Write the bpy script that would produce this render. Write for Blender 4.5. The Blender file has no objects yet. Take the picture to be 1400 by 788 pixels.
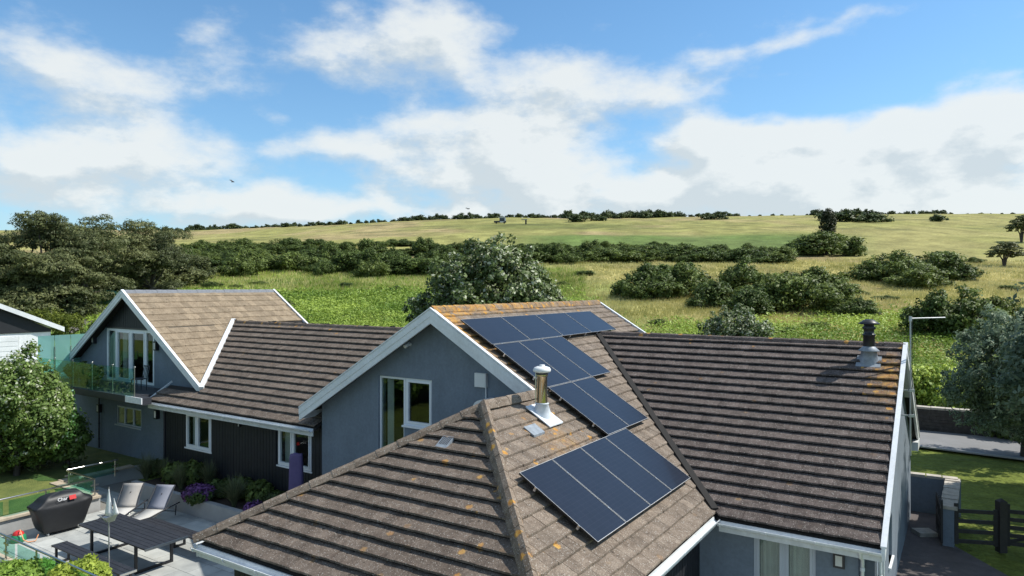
import bpy, bmesh, math, random
import numpy as np
from mathutils import Vector, Matrix
from mathutils.geometry import tessellate_polygon
random.seed(7); RNG = np.random.default_rng(7)
C = bpy.context.scene.collection
SC = bpy.context.scene
# ------------------------------------------------------------ camera, world, sun, exposure
F = 950.0; CX = 700.0; CY = 392.0; CAMZ = 7.1
cam = bpy.data.cameras.new('camera'); cam.sensor_width = 36; cam.lens = F/1400*36; cam.shift_y = -2/1400
cam.clip_start = 0.2; cam.clip_end = 3000
camo = bpy.data.objects.new('camera', cam); C.objects.link(camo)
camo.location = (0, 0, CAMZ); camo.rotation_euler = (math.radians(90), 0, 0); SC.camera = camo
SUN_DIR = Vector((1.30, 0.143, 1.62)).normalized()
SUN_EL = math.asin(SUN_DIR.z); SUN_AZ = math.atan2(SUN_DIR.x, SUN_DIR.y)
sl = bpy.data.lights.new('sun', 'SUN'); sl.energy = 4.9; sl.angle = math.radians(0.53); sl.color = (1.0, 0.955, 0.88)
slo = bpy.data.objects.new('sun', sl); C.objects.link(slo)
slo.rotation_euler = SUN_DIR.to_track_quat('Z', 'Y').to_euler(); slo.location = (20, 0, 40)
SC.view_settings.view_transform = 'Standard'; SC.view_settings.look = 'None'
SC.view_settings.exposure = 0.22; SC.view_settings.gamma = 1.0
SKY_STRENGTH = 0.1
world = bpy.data.worlds.new('World'); SC.world = world; world.use_nodes = True

def px_dir(px, py):
    return Vector(((px-CX)/F, 1.0, (CY-py)/F)).normalized()
# clouds where they stand in the sky: (px, py, rx, ry, weight) turned into azimuth / elevation
CLOUDS = [(165,112,175,48,1.0),(20,60,100,50,.75),(255,32,85,40,.45),(90,150,130,30,.5),
 (190,218,195,46,1.1),(60,225,100,44,.75),(455,197,100,26,.9),(360,205,70,18,.5),(370,150,22,14,.5),
 (545,42,150,52,1.0),(470,85,110,36,.6),(640,20,60,24,.5),
 (770,110,200,62,1.05),(700,185,150,60,.9),(900,140,95,34,.8),(640,240,170,55,.85),(750,240,90,60,.7),
 (520,290,300,26,.85),(370,283,110,24,.8),(130,282,200,32,.8),(560,165,60,30,.5),
 (1140,32,130,18,.85),(1000,62,55,16,.5),(1075,100,55,12,.35),(960,60,50,18,.35),
 (1330,215,210,80,1.25),(1130,235,190,62,1.25),(985,208,80,44,1.1),(930,262,220,40,1.1),(1200,290,500,36,1.0),(1310,150,60,34,1.0),(1225,178,46,26,.8),(1110,176,50,22,.7),(965,178,44,20,.6),(1385,160,60,34,.9),(1050,190,40,20,.5)]
def build_world():
    nt = world.node_tree; N = nt.nodes; L = nt.links; N.clear()
    def M(op, a=None, b=None, c=None, clamp=False):
        n = N.new('ShaderNodeMath'); n.operation = op; n.use_clamp = clamp
        for i, v in enumerate((a, b, c)):
            if v is None: continue
            if isinstance(v, (int, float)): n.inputs[i].default_value = v
            else: L.new(v, n.inputs[i])
        return n.outputs[0]
    out = N.new('ShaderNodeOutputWorld'); bg = N.new('ShaderNodeBackground'); bg.inputs[1].default_value = SKY_STRENGTH
    L.new(bg.outputs[0], out.inputs[0])
    sky = N.new('ShaderNodeTexSky'); sky.sky_type = 'NISHITA'; sky.sun_disc = False
    sky.sun_elevation = SUN_EL; sky.sun_rotation = SUN_AZ; sky.air_density = 1.0; sky.dust_density = 0.6; sky.ozone_density = 3.0
    tc = N.new('ShaderNodeTexCoord')
    # node group: cloud density for a direction
    g = bpy.data.node_groups.new('cloud_density', 'ShaderNodeTree')
    g.interface.new_socket('Dir', in_out='INPUT', socket_type='NodeSocketVector')
    g.interface.new_socket('Density', in_out='OUTPUT', socket_type='NodeSocketFloat')
    GN, GL = g.nodes, g.links; gi = GN.new('NodeGroupInput'); go = GN.new('NodeGroupOutput')
    def GM(op, a=None, b=None, c=None, clamp=False):
        n = GN.new('ShaderNodeMath'); n.operation = op; n.use_clamp = clamp
        for i, v in enumerate((a, b, c)):
            if v is None: continue
            if isinstance(v, (int, float)): n.inputs[i].default_value = v
            else: GL.new(v, n.inputs[i])
        return n.outputs[0]
    def noise(scale, det, rough, vec, sc=(1, 1, 1)):
        mp = GN.new('ShaderNodeMapping'); mp.inputs['Scale'].default_value = sc; GL.new(vec, mp.inputs[0])
        n = GN.new('ShaderNodeTexNoise'); n.inputs['Scale'].default_value = scale; n.inputs['Detail'].default_value = det
        n.inputs['Roughness'].default_value = rough; GL.new(mp.outputs[0], n.inputs['Vector']); return n
    d = gi.outputs[0]
    warp = noise(5, 3, .55, d, (1, 1, 2))
    vs = GN.new('ShaderNodeVectorMath'); vs.operation = 'SUBTRACT'; GL.new(warp.outputs['Color'], vs.inputs[0]); vs.inputs[1].default_value = (.5, .5, .5)
    vm = GN.new('ShaderNodeVectorMath'); vm.operation = 'MULTIPLY'; GL.new(vs.outputs[0], vm.inputs[0]); vm.inputs[1].default_value = (.16, .16, .09)
    va = GN.new('ShaderNodeVectorMath'); va.operation = 'ADD'; GL.new(d, va.inputs[0]); GL.new(vm.outputs[0], va.inputs[1])
    sx = GN.new('ShaderNodeSeparateXYZ'); GL.new(va.outputs[0], sx.inputs[0])
    az = GM('ARCTAN2', sx.outputs[0], sx.outputs[1]); el = GM('ARCSINE', sx.outputs[2])
    cb = GN.new('ShaderNodeCombineXYZ'); GL.new(az, cb.inputs[0]); GL.new(el, cb.inputs[1])
    acc = None
    for (px, py, rx, ry, w) in CLOUDS:
        dd = px_dir(px, py); a0 = math.atan2(dd.x, dd.y); e0 = math.asin(dd.z)
        d2 = px_dir(px+rx, py); ra = abs(math.atan2(d2.x, d2.y)-a0); d3 = px_dir(px, py-ry); re = abs(math.asin(d3.z)-e0)
        s = GN.new('ShaderNodeVectorMath'); s.operation = 'SUBTRACT'; GL.new(cb.outputs[0], s.inputs[0]); s.inputs[1].default_value = (a0, e0, 0)
        m = GN.new('ShaderNodeVectorMath'); m.operation = 'MULTIPLY'; GL.new(s.outputs[0], m.inputs[0]); m.inputs[1].default_value = (1/ra, 1/re, 0)
        q = GN.new('ShaderNodeVectorMath'); q.operation = 'DOT_PRODUCT'; GL.new(m.outputs[0], q.inputs[0]); GL.new(m.outputs[0], q.inputs[1])
        e = GM('MULTIPLY', q.outputs['Value'], -1.25); e = GM('EXPONENT', e)
        acc = GM('MULTIPLY_ADD', e, w, acc if acc else 0.0)
    # generic scattered cloud everywhere else (outside the part of sky the list above covers)
    big = noise(2.2, 3, .5, va.outputs[0], (1, 1, 1.8))
    outm = GM('MULTIPLY', GM('SUBTRACT', GM('ABSOLUTE', az), 0.72), 5, clamp=True)
    upm = GM('MULTIPLY', GM('SUBTRACT', el, 0.44), 5, clamp=True)
    om = GM('MAXIMUM', outm, upm)
    gen = GM('MULTIPLY', GM('SUBTRACT', big.outputs['Fac'], 0.40), 4.2)
    gen = GM('MULTIPLY', gen, om)
    acc = GM('MAXIMUM', acc, gen)
    fine = noise(10, 10, .60, d, (1, 1, 1.9))
    fn = GM('MULTIPLY', GM('SUBTRACT', fine.outputs['Fac'], .5), 2.2)
    dens = GM('ADD', acc, fn)
    GL.new(dens, go.inputs[0])
    def den(vec):
        n = N.new('ShaderNodeGroup'); n.node_tree = g; L.new(vec, n.inputs[0]); return n.outputs[0]
    nv = N.new('ShaderNodeVectorMath'); nv.operation = 'NORMALIZE'; L.new(tc.outputs['Generated'], nv.inputs[0])
    off = N.new('ShaderNodeVectorMath'); off.operation = 'ADD'; L.new(nv.outputs[0], off.inputs[0]); off.inputs[1].default_value = (0.022, 0, 0.028)
    d0 = den(nv.outputs[0]); d1 = den(off.outputs[0])
    mr = N.new('ShaderNodeMapRange'); mr.interpolation_type = 'SMOOTHSTEP'; L.new(d0, mr.inputs[0])
    mr.inputs[1].default_value = 0.16; mr.inputs[2].default_value = 1.25; mr.inputs[3].default_value = 0; mr.inputs[4].default_value = .92
    shade = M('MULTIPLY_ADD', M('SUBTRACT', d0, d1), 2.3, 0.6, clamp=True)
    body = N.new('ShaderNodeMapRange'); L.new(d0, body.inputs[0]); body.inputs[1].default_value = .5; body.inputs[2].default_value = 2.0
    body.inputs[3].default_value = 0.0; body.inputs[4].default_value = -.10
    sh2 = M('ADD', shade, body.outputs[0], clamp=True)
    cr = N.new('ShaderNodeMix'); cr.data_type = 'RGBA'; L.new(sh2, cr.inputs[0])
    cr.inputs[6].default_value = (5.6, 6.2, 6.5, 1); cr.inputs[7].default_value = (7.5, 7.8, 7.75, 1)
    tint = N.new('ShaderNodeMix'); tint.data_type = 'RGBA'; tint.blend_type = 'MULTIPLY'; tint.inputs[0].default_value = 1.0
    L.new(sky.outputs[0], tint.inputs[6]); tint.inputs[7].default_value = SKY_TINT
    sz = N.new('ShaderNodeSeparateXYZ'); L.new(nv.outputs[0], sz.inputs[0])
    hz = M('MULTIPLY', M('EXPONENT', M('MULTIPLY', M('MAXIMUM', sz.outputs[2], 0.0), -7.0)), .50)     # paler air low down
    hm = N.new('ShaderNodeMix'); hm.data_type = 'RGBA'; L.new(hz, hm.inputs[0]); L.new(tint.outputs[2], hm.inputs[6]); hm.inputs[7].default_value = (4.9, 6.1, 7.2, 1)
    mx = N.new('ShaderNodeMix'); mx.data_type = 'RGBA'; L.new(mr.outputs[0], mx.inputs[0])
    L.new(hm.outputs[2], mx.inputs[6]); L.new(cr.outputs[2], mx.inputs[7]); L.new(mx.outputs[2], bg.inputs[0])
SKY_TINT = (.95, 1.36, 1.50, 1)
build_world()

# ------------------------------------------------------------ frames of reference
YAW = math.atan2(620, 950)
AU = Vector((math.sin(YAW), math.cos(YAW), 0)); AV = Vector((math.cos(YAW), -math.sin(YAW), 0)); AZ = Vector((0, 0, 1))
def H(u, v, z): return AU*u + AV*v + Vector((0, 0, z+CAMZ))      # house axes, heights measured from the camera
def ray(px, py):
    w = Vector(((px-CX)/F, 1, (CY-py)/F)); return Vector((w.dot(AU), w.dot(AV), w.z))
def on_u(px, py, u): r = ray(px, py); return r*(u/r.x)
def on_plane(px, py, n, d): r = ray(px, py); return r*(d/r.dot(Vector(n)))

# ------------------------------------------------------------ object helpers
def tag(o, label=None, cat=None, group=None, kind=None):
    if label: o['label'] = label
    if cat: o['category'] = cat
    if group: o['group'] = group
    if kind: o['kind'] = kind
    return o
def empty(name, loc, label=None, cat=None, group=None, rz=0):
    o = bpy.data.objects.new(name, None); C.objects.link(o); o.location = loc; o.rotation_euler = (0, 0, rz); o.empty_display_size = .2
    return tag(o, label, cat, group)
def copy_tree(o, parent=None):
    c = o.copy(); C.objects.link(c); c.parent = parent
    for ch in list(o.children): copy_tree(ch, c)
    return c
class MB:
    def __init__(s): s.v = []; s.f = []; s.m = []; s.t = []; s.smooth = []
    def add(s, vs, fs, mi=0, tint=0.5, smooth=False):
        b = len(s.v); s.v += [tuple(p) for p in vs]
        for f in fs: s.f.append([b+i for i in f]); s.m.append(mi); s.t.append(tint); s.smooth.append(smooth)
    def hexa(s, p, mi=0, tint=.5):            # p: bottom 4 then top 4
        s.add(p, [(3,2,1,0),(4,5,6,7),(0,1,5,4),(1,2,6,5),(2,3,7,6),(3,0,4,7)], mi, tint)
    def box(s, a, b, fr=None, mi=0, tint=.5):  # opposite corners in frame fr
        fr = fr or (lambda x, y, z: Vector((x, y, z)))
        (x0,y0,z0),(x1,y1,z1) = a, b
        s.hexa([fr(*q) for q in ((x0,y0,z0),(x1,y0,z0),(x1,y1,z0),(x0,y1,z0),(x0,y0,z1),(x1,y0,z1),(x1,y1,z1),(x0,y1,z1))], mi, tint)
    def prism(s, poly, off, mi=0, tint=.5, caps=True):      # poly: list of Vector, off: Vector
        n = len(poly); vs = list(poly)+[p+off for p in poly]; fs = []
        if caps: fs += [tuple(range(n-1,-1,-1)), tuple(range(n, 2*n))]
        fs += [(i,(i+1)%n,n+(i+1)%n,n+i) for i in range(n)]
        s.add(vs, fs, mi, tint)
    def beam(s, p, q, w, h, up=None, mi=0, tint=.5):        # rectangular bar from p to q
        p = Vector(p); q = Vector(q); d = (q-p).normalized(); up = Vector(up or (0,0,1))
        sd = d.cross(up)
        if sd.length < 1e-4: sd = d.cross(Vector((1,0,0)))
        sd.normalize(); up2 = sd.cross(d).normalized()
        a = sd*(w/2); b = up2*(h/2)
        s.hexa([p-a-b,p+a-b,q+a-b,q-a-b,p-a+b,p+a+b,q+a+b,q-a+b], mi, tint)
    def tube(s, pts, r, n=10, mi=0, caps=True, tint=.5):
        pts = [Vector(p) for p in pts]; rs = r if isinstance(r, (list, tuple)) else [r]*len(pts)
        vs = []; prev = None
        for i, p in enumerate(pts):
            d = (pts[min(i+1, len(pts)-1)]-pts[max(i-1, 0)]).normalized()
            a = d.cross(Vector((0,0,1)))
            if a.length < 1e-3: a = d.cross(Vector((1,0,0)))
            a.normalize()
            if prev is not None and a.dot(prev) < 0: a = -a
            prev = a; b = d.cross(a)
            for k in range(n):
                t = 2*math.pi*k/n; vs.append(p+(a*math.cos(t)+b*math.sin(t))*rs[i])
        fs = [(i*n+k, i*n+(k+1)%n, (i+1)*n+(k+1)%n, (i+1)*n+k) for i in range(len(pts)-1) for k in range(n)]
        s.add(vs, fs, mi, tint, True)
        if caps: s.add(vs[:n], [tuple(range(n-1,-1,-1))], mi, tint); s.add(vs[-n:], [tuple(range(n))], mi, tint)
    def lathe(s, c, prof, n=20, mi=0, smooth=True):           # prof: (r, z)
        vs = [Vector(c)+Vector((r*math.cos(2*math.pi*k/n), r*math.sin(2*math.pi*k/n), z)) for r, z in prof for k in range(n)]
        s.add(vs, [(i*n+k, i*n+(k+1)%n, (i+1)*n+(k+1)%n, (i+1)*n+k) for i in range(len(prof)-1) for k in range(n)], mi, .5, smooth)
    def build(s, name, mats, parent=None, base=None):
        if parent is not None:
            r = parent
            while r.parent is not None: r = r.parent
            o0 = Vector(r.location)
        else: o0 = Vector(base) if base is not None else Vector((0,0,0))
        me = bpy.data.meshes.new(name)
        me.from_pydata([tuple(Vector(p)-o0) for p in s.v], [], s.f)
        mats = mats if isinstance(mats, (list, tuple)) else [mats]
        for m in mats: me.materials.append(m)
        me.polygons.foreach_set('material_index', s.m); me.polygons.foreach_set('use_smooth', s.smooth)
        at = me.attributes.new('tint', 'FLOAT', 'FACE'); at.data.foreach_set('value', s.t)
        me.update()
        o = bpy.data.objects.new(name, me); C.objects.link(o)
        if parent is not None: o.parent = parent
        else: o.location = o0
        return o
def np_mesh(name, V, Fq, mat, tint=None, parent=None, loc=None, smooth=False, nper=4, vn=None):
    me = bpy.data.meshes.new(name); nv = len(V); nf = len(Fq)
    me.vertices.add(nv); me.vertices.foreach_set('co', np.asarray(V, np.float32).ravel())
    me.loops.add(nf*nper); me.loops.foreach_set('vertex_index', np.asarray(Fq, np.int32).ravel())
    me.polygons.add(nf); me.polygons.foreach_set('loop_start', np.arange(0, nf*nper, nper, dtype=np.int32))
    me.polygons.foreach_set('loop_total', np.full(nf, nper, np.int32))
    if smooth: me.polygons.foreach_set('use_smooth', np.ones(nf, bool))
    me.update(calc_edges=True); me.materials.append(mat)
    if tint is not None:
        at = me.attributes.new('tint', 'FLOAT', 'FACE'); at.data.foreach_set('value', np.asarray(tint, np.float32))
    if vn is not None:
        me.polygons.foreach_set('use_smooth', np.ones(nf, bool)); me.normals_split_custom_set_from_vertices(np.asarray(vn, np.float32))
    return me
def link_mesh(name, me, parent=None, loc=None):
    o = bpy.data.objects.new(name, me); C.objects.link(o)
    if parent is not None: o.parent = parent
    if loc is not None: o.location = loc
    return o

# ------------------------------------------------------------ materials
def mat(name):
    m = bpy.data.materials.new(name); m.use_nodes = True
    return m, m.node_tree.nodes, m.node_tree.links, m.node_tree.nodes['Principled BSDF']
def simple(name, col, rough=.6, metal=0, noise=0.0, nscale=8, bump=0.0, spec=.5):
    m, N, L, P = mat(name); P.inputs['Base Color'].default_value = (*col, 1); P.inputs['Roughness'].default_value = rough
    P.inputs['Metallic'].default_value = metal; P.inputs['Specular IOR Level'].default_value = spec
    if noise or bump:
        tc = N.new('ShaderNodeTexCoord'); n = N.new('ShaderNodeTexNoise'); n.inputs['Scale'].default_value = nscale; n.inputs['Detail'].default_value = 7
        n.inputs['Roughness'].default_value = .65
        L.new(tc.outputs['Object'], n.inputs['Vector'])
        if noise:
            mr = N.new('ShaderNodeMapRange'); L.new(n.outputs['Fac'], mr.inputs[0]); mr.inputs[1].default_value = .3; mr.inputs[2].default_value = .7
            mr.inputs[3].default_value = 1-noise; mr.inputs[4].default_value = 1+noise
            mx = N.new('ShaderNodeMix'); mx.data_type = 'RGBA'; mx.blend_type = 'MULTIPLY'; mx.inputs[0].default_value = 1
            mx.inputs[6].default_value = (*col, 1); L.new(mr.outputs[0], mx.inputs[7]); L.new(mx.outputs[2], P.inputs['Base Color'])
        if bump:
            b = N.new('ShaderNodeBump'); b.inputs['Strength'].default_value = bump; b.inputs['Distance'].default_value = .02
            n2 = N.new('ShaderNodeTexNoise'); n2.inputs['Scale'].default_value = nscale*8; n2.inputs['Detail'].default_value = 4
            L.new(tc.outputs['Object'], n2.inputs['Vector']); L.new(n2.outputs['Fac'], b.inputs['Height']); L.new(b.outputs[0], P.inputs['Normal'])
    return m
def tile_mat(name, dark, light, lichen=0.0, speck=.5, rust=0.0):
    """weathered concrete tile: grain, pale lichen specks, orange lichen patches, a tint per tile"""
    m, N, L, P = mat(name); P.inputs['Roughness'].default_value = .9; P.inputs['Specular IOR Level'].default_value = .25
    tc = N.new('ShaderNodeTexCoord'); ob = tc.outputs['Object']
    def noise(s, d, r=.6, vec=ob):
        n = N.new('ShaderNodeTexNoise'); n.inputs['Scale'].default_value = s; n.inputs['Detail'].default_value = d; n.inputs['Roughness'].default_value = r
        L.new(vec, n.inputs['Vector']); return n.outputs['Fac']
    def rng(v, a, b, c=0., d=1., st='LINEAR'):
        n = N.new('ShaderNodeMapRange'); n.interpolation_type = st; L.new(v, n.inputs[0])
        for i, q in enumerate((a, b, c, d)): n.inputs[i+1].default_value = q
        return n.outputs[0]
    def mul(a, b):
        n = N.new('ShaderNodeMath'); n.operation = 'MULTIPLY'
        for i, q in enumerate((a, b)):
            if isinstance(q, (int, float)): n.inputs[i].default_value = q
            else: L.new(q, n.inputs[i])
        return n.outputs[0]
    def mix(f, a, b, bt='MIX'):
        n = N.new('ShaderNodeMix'); n.data_type = 'RGBA'; n.blend_type = bt
        if isinstance(f, (int, float)): n.inputs[0].default_value = f
        else: L.new(f, n.inputs[0])
        for i, q in ((6, a), (7, b)):
            if isinstance(q, tuple): n.inputs[i].default_value = (*q, 1)
            else: L.new(q, n.inputs[i])
        return n.outputs[2]
    col = mix(rng(noise(4.5, 8, .75), .34, .66), dark, light)
    at = N.new('ShaderNodeAttribute'); at.attribute_name = 'tint'
    tv = rng(at.outputs['Fac'], 0, 1, .84, 1.16)
    col = mix(1.0, col, tv, 'MULTIPLY')
    col = mix(1.0, col, rng(noise(42, 5, .8), .32, .68, .50, 1.50), 'MULTIPLY')
    v = N.new('ShaderNodeTexVoronoi'); v.inputs['Scale'].default_value = 16; v.inputs['Randomness'].default_value = 1; L.new(ob, v.inputs['Vector'])
    sp = N.new('ShaderNodeSeparateColor'); L.new(v.outputs['Color'], sp.inputs[0])
    spm = mul(rng(v.outputs['Distance'], .22, .08), rng(sp.outputs[0], .45, .6))
    col = mix(mul(spm, speck), col, (.46, .45, .41))
    v4 = N.new('ShaderNodeTexVoronoi'); v4.inputs['Scale'].default_value = 34; L.new(ob, v4.inputs['Vector'])
    s4 = N.new('ShaderNodeSeparateColor'); L.new(v4.outputs['Color'], s4.inputs[0])
    col = mix(mul(mul(rng(v4.outputs['Distance'], .30, .12), rng(s4.outputs[1], .40, .62)), speck*1.25), col, (.50, .47, .42))
    v3 = N.new('ShaderNodeTexVoronoi'); v3.inputs['Scale'].default_value = 6.5; L.new(ob, v3.inputs['Vector'])
    sp3 = N.new('ShaderNodeSeparateColor'); L.new(v3.outputs['Color'], sp3.inputs[0])
    col = mix(mul(mul(rng(v3.outputs['Distance'], .2, .09), rng(sp3.outputs[2], .72, .76)), .8), col, (.022, .018, .014))
    if lichen:
        a2 = N.new('ShaderNodeAttribute'); a2.attribute_name = 'lichen'
        v2 = N.new('ShaderNodeTexVoronoi'); v2.inputs['Scale'].default_value = 5.0; L.new(ob, v2.inputs['Vector'])
        s2 = N.new('ShaderNodeSeparateColor'); L.new(v2.outputs['Color'], s2.inputs[0])
        sub = N.new('ShaderNodeMath'); sub.operation = 'ADD'; L.new(s2.outputs[1], sub.inputs[0])
        L.new(rng(a2.outputs['Fac'], 0, 1, -.08, .62), sub.inputs[1])
        nm = N.new('ShaderNodeMath'); nm.operation = 'ADD'; L.new(v2.outputs['Distance'], nm.inputs[0]); L.new(rng(noise(22, 4), .2, .8, -.16, .16), nm.inputs[1])
        spot = mul(rng(nm.outputs[0], .38, .26), rng(sub.outputs[0], .90, .96))
        allm = rng(noise(4, 6, .7), .62, .40)
        cover = mul(rng(a2.outputs['Fac'], .35, 1.0), allm)
        mxm = N.new('ShaderNodeMath'); mxm.operation = 'MAXIMUM'; L.new(spot, mxm.inputs[0]); L.new(cover, mxm.inputs[1])
        lc = mix(rng(noise(14, 4), .35, .65), (.42, .17, .03), (.55, .33, .07))
        col = mix(mul(mxm.outputs[0], lichen), col, lc)
    if rust:
        col = mix(mul(rng(noise(1.1, 5, .7), .60, .72), rust), col, (.22, .08, .03))
    L.new(col, P.inputs['Base Color'])
    b = N.new('ShaderNodeBump'); b.inputs['Strength'].default_value = .55; b.inputs['Distance'].default_value = .012
    L.new(noise(45, 5, .7), b.inputs['Height']); L.new(b.outputs[0], P.inputs['Normal'])
    return m
def leaf_mat(name, dark, light, flower=None, transl=.25, rough=.55):
    m, N, L, P = mat(name)
    at = N.new('ShaderNodeAttribute'); at.attribute_name = 'tint'
    cr = N.new('ShaderNodeValToRGB'); e = cr.color_ramp.elements
    e[0].color = (*dark, 1); e[1].color = (*light, 1); e[1].position = .8
    if flower:
        n1 = e.new(.83); n1.color = (*light, 1)
        n2 = e.new(.87); n2.color = (*flower, 1)
    oi = N.new('ShaderNodeObjectInfo')
    L.new(at.outputs['Fac'], cr.inputs[0])
    hs = N.new('ShaderNodeHueSaturation'); L.new(cr.outputs[0], hs.inputs['Color'])
    mr = N.new('ShaderNodeMapRange'); L.new(oi.outputs['Random'], mr.inputs[0]); mr.inputs[3].default_value = .75; mr.inputs[4].default_value = 1.25
    L.new(mr.outputs[0], hs.inputs['Value'])
    mr2 = N.new('ShaderNodeMapRange'); L.new(oi.outputs['Random'], mr2.inputs[0]); mr2.inputs[3].default_value = .512; mr2.inputs[4].default_value = .488
    L.new(mr2.outputs[0], hs.inputs['Hue'])
    L.new(hs.outputs[0], P.inputs['Base Color']); P.inputs['Roughness'].default_value = rough; P.inputs['Specular IOR Level'].default_value = .3
    tr = N.new('ShaderNodeBsdfTranslucent'); L.new(hs.outputs[0], tr.inputs[0])
    mx = N.new('ShaderNodeMixShader'); mx.inputs[0].default_value = transl
    L.new(P.outputs[0], mx.inputs[1]); L.new(tr.outputs[0], mx.inputs[2])
    L.new(mx.outputs[0], N['Material Output'].inputs[0])
    return m
def glass_mat(name, tint=(.9, .96, .95), rough=0.0, refl=1.0):
    m, N, L, P = mat(name)
    tr = N.new('ShaderNodeBsdfTransparent'); tr.inputs[0].default_value = (*tint, 1)
    gl = N.new('ShaderNodeBsdfGlossy'); gl.inputs['Roughness'].default_value = rough; gl.inputs[0].default_value = (.95, 1, 1, 1)
    # same reflectance from either side of the sheet (Schlick)
    ge = N.new('ShaderNodeNewGeometry'); dt = N.new('ShaderNodeVectorMath'); dt.operation = 'DOT_PRODUCT'; L.new(ge.outputs['Incoming'], dt.inputs[0]); L.new(ge.outputs['Normal'], dt.inputs[1])
    ab = N.new('ShaderNodeMath'); ab.operation = 'ABSOLUTE'; L.new(dt.outputs['Value'], ab.inputs[0])
    om = N.new('ShaderNodeMath'); om.operation = 'SUBTRACT'; om.inputs[0].default_value = 1; L.new(ab.outputs[0], om.inputs[1])
    pw = N.new('ShaderNodeMath'); pw.operation = 'POWER'; L.new(om.outputs[0], pw.inputs[0]); pw.inputs[1].default_value = 5
    mm = N.new('ShaderNodeMath'); mm.operation = 'MULTIPLY_ADD'; L.new(pw.outputs[0], mm.inputs[0]); mm.inputs[1].default_value = .93; mm.inputs[2].default_value = .04*refl
    mx = N.new('ShaderNodeMixShader'); L.new(mm.outputs[0], mx.inputs[0]); L.new(tr.outputs[0], mx.inputs[1]); L.new(gl.outputs[0], mx.inputs[2])
    L.new(mx.outputs[0], N['Material Output'].inputs[0]); return m
def green_glass():
    m, N, L, P = mat('frosted_green_glass')
    tr = N.new('ShaderNodeBsdfTransparent'); tr.inputs[0].default_value = (.58, .80, .78, 1)
    df = N.new('ShaderNodeBsdfPrincipled'); df.inputs['Base Color'].default_value = (.36, .60, .56, 1); df.inputs['Roughness'].default_value = .1
    tl = N.new('ShaderNodeBsdfTranslucent'); tl.inputs[0].default_value = (.40, .68, .64, 1)
    m0 = N.new('ShaderNodeMixShader'); m0.inputs[0].default_value = .5; L.new(df.outputs[0], m0.inputs[1]); L.new(tl.outputs[0], m0.inputs[2])
    mx = N.new('ShaderNodeMixShader'); mx.inputs[0].default_value = .62; L.new(tr.outputs[0], mx.inputs[1]); L.new(m0.outputs[0], mx.inputs[2])
    L.new(mx.outputs[0], N['Material Output'].inputs[0]); return m
def panel_mat():
    """monocrystalline cells under glass: faint busbar lines and cell gaps in object space"""
    m, N, L, P = mat('solar_cells')
    tc = N.new('ShaderNodeTexCoord'); s = N.new('ShaderNodeSeparateXYZ'); L.new(tc.outputs['Object'], s.inputs[0])
    def line(v, period, width):
        a = N.new('ShaderNodeMath'); a.operation = 'PINGPONG'; L.new(v, a.inputs[0]); a.inputs[1].default_value = period/2
        b = N.new('ShaderNodeMath'); b.operation = 'LESS_THAN'; L.new(a.outputs[0], b.inputs[0]); b.inputs[1].default_value = width/2; return b.outputs[0]
    gx = line(s.outputs[0], 1.07/6, .006); gy = line(s.outputs[1], 1.71/18, .006)
    mx = N.new('ShaderNodeMath'); mx.operation = 'MAXIMUM'; L.new(gx, mx.inputs[0]); L.new(gy, mx.inputs[1])
    n = N.new('ShaderNodeTexNoise'); n.inputs['Scale'].default_value = 3; n.inputs['Detail'].default_value = 3; L.new(tc.outputs['Object'], n.inputs['Vector'])
    oi = N.new('ShaderNodeObjectInfo')
    c = N.new('ShaderNodeMix'); c.data_type = 'RGBA'; L.new(n.outputs['Fac'], c.inputs[0])
    c.inputs[6].default_value = (.009, .011, .018, 1); c.inputs[7].default_value = (.015, .018, .029, 1)
    c2 = N.new('ShaderNodeMix'); c2.data_type = 'RGBA'; mm = N.new('ShaderNodeMath'); mm.operation = 'MULTIPLY'; L.new(mx.outputs[0], mm.inputs[0]); mm.inputs[1].default_value = .12
    L.new(mm.outputs[0], c2.inputs[0]); L.new(c.outputs[2], c2.inputs[6]); c2.inputs[7].default_value = (.10, .11, .13, 1)
    L.new(c2.outputs[2], P.inputs['Base Color']); P.inputs['Roughness'].default_value = .28; P.inputs['IOR'].default_value = 1.5
    P.inputs['Specular IOR Level'].default_value = .24; P.inputs['Coat Weight'].default_value = .18; P.inputs['Coat Roughness'].default_value = .06
    return m
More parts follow.
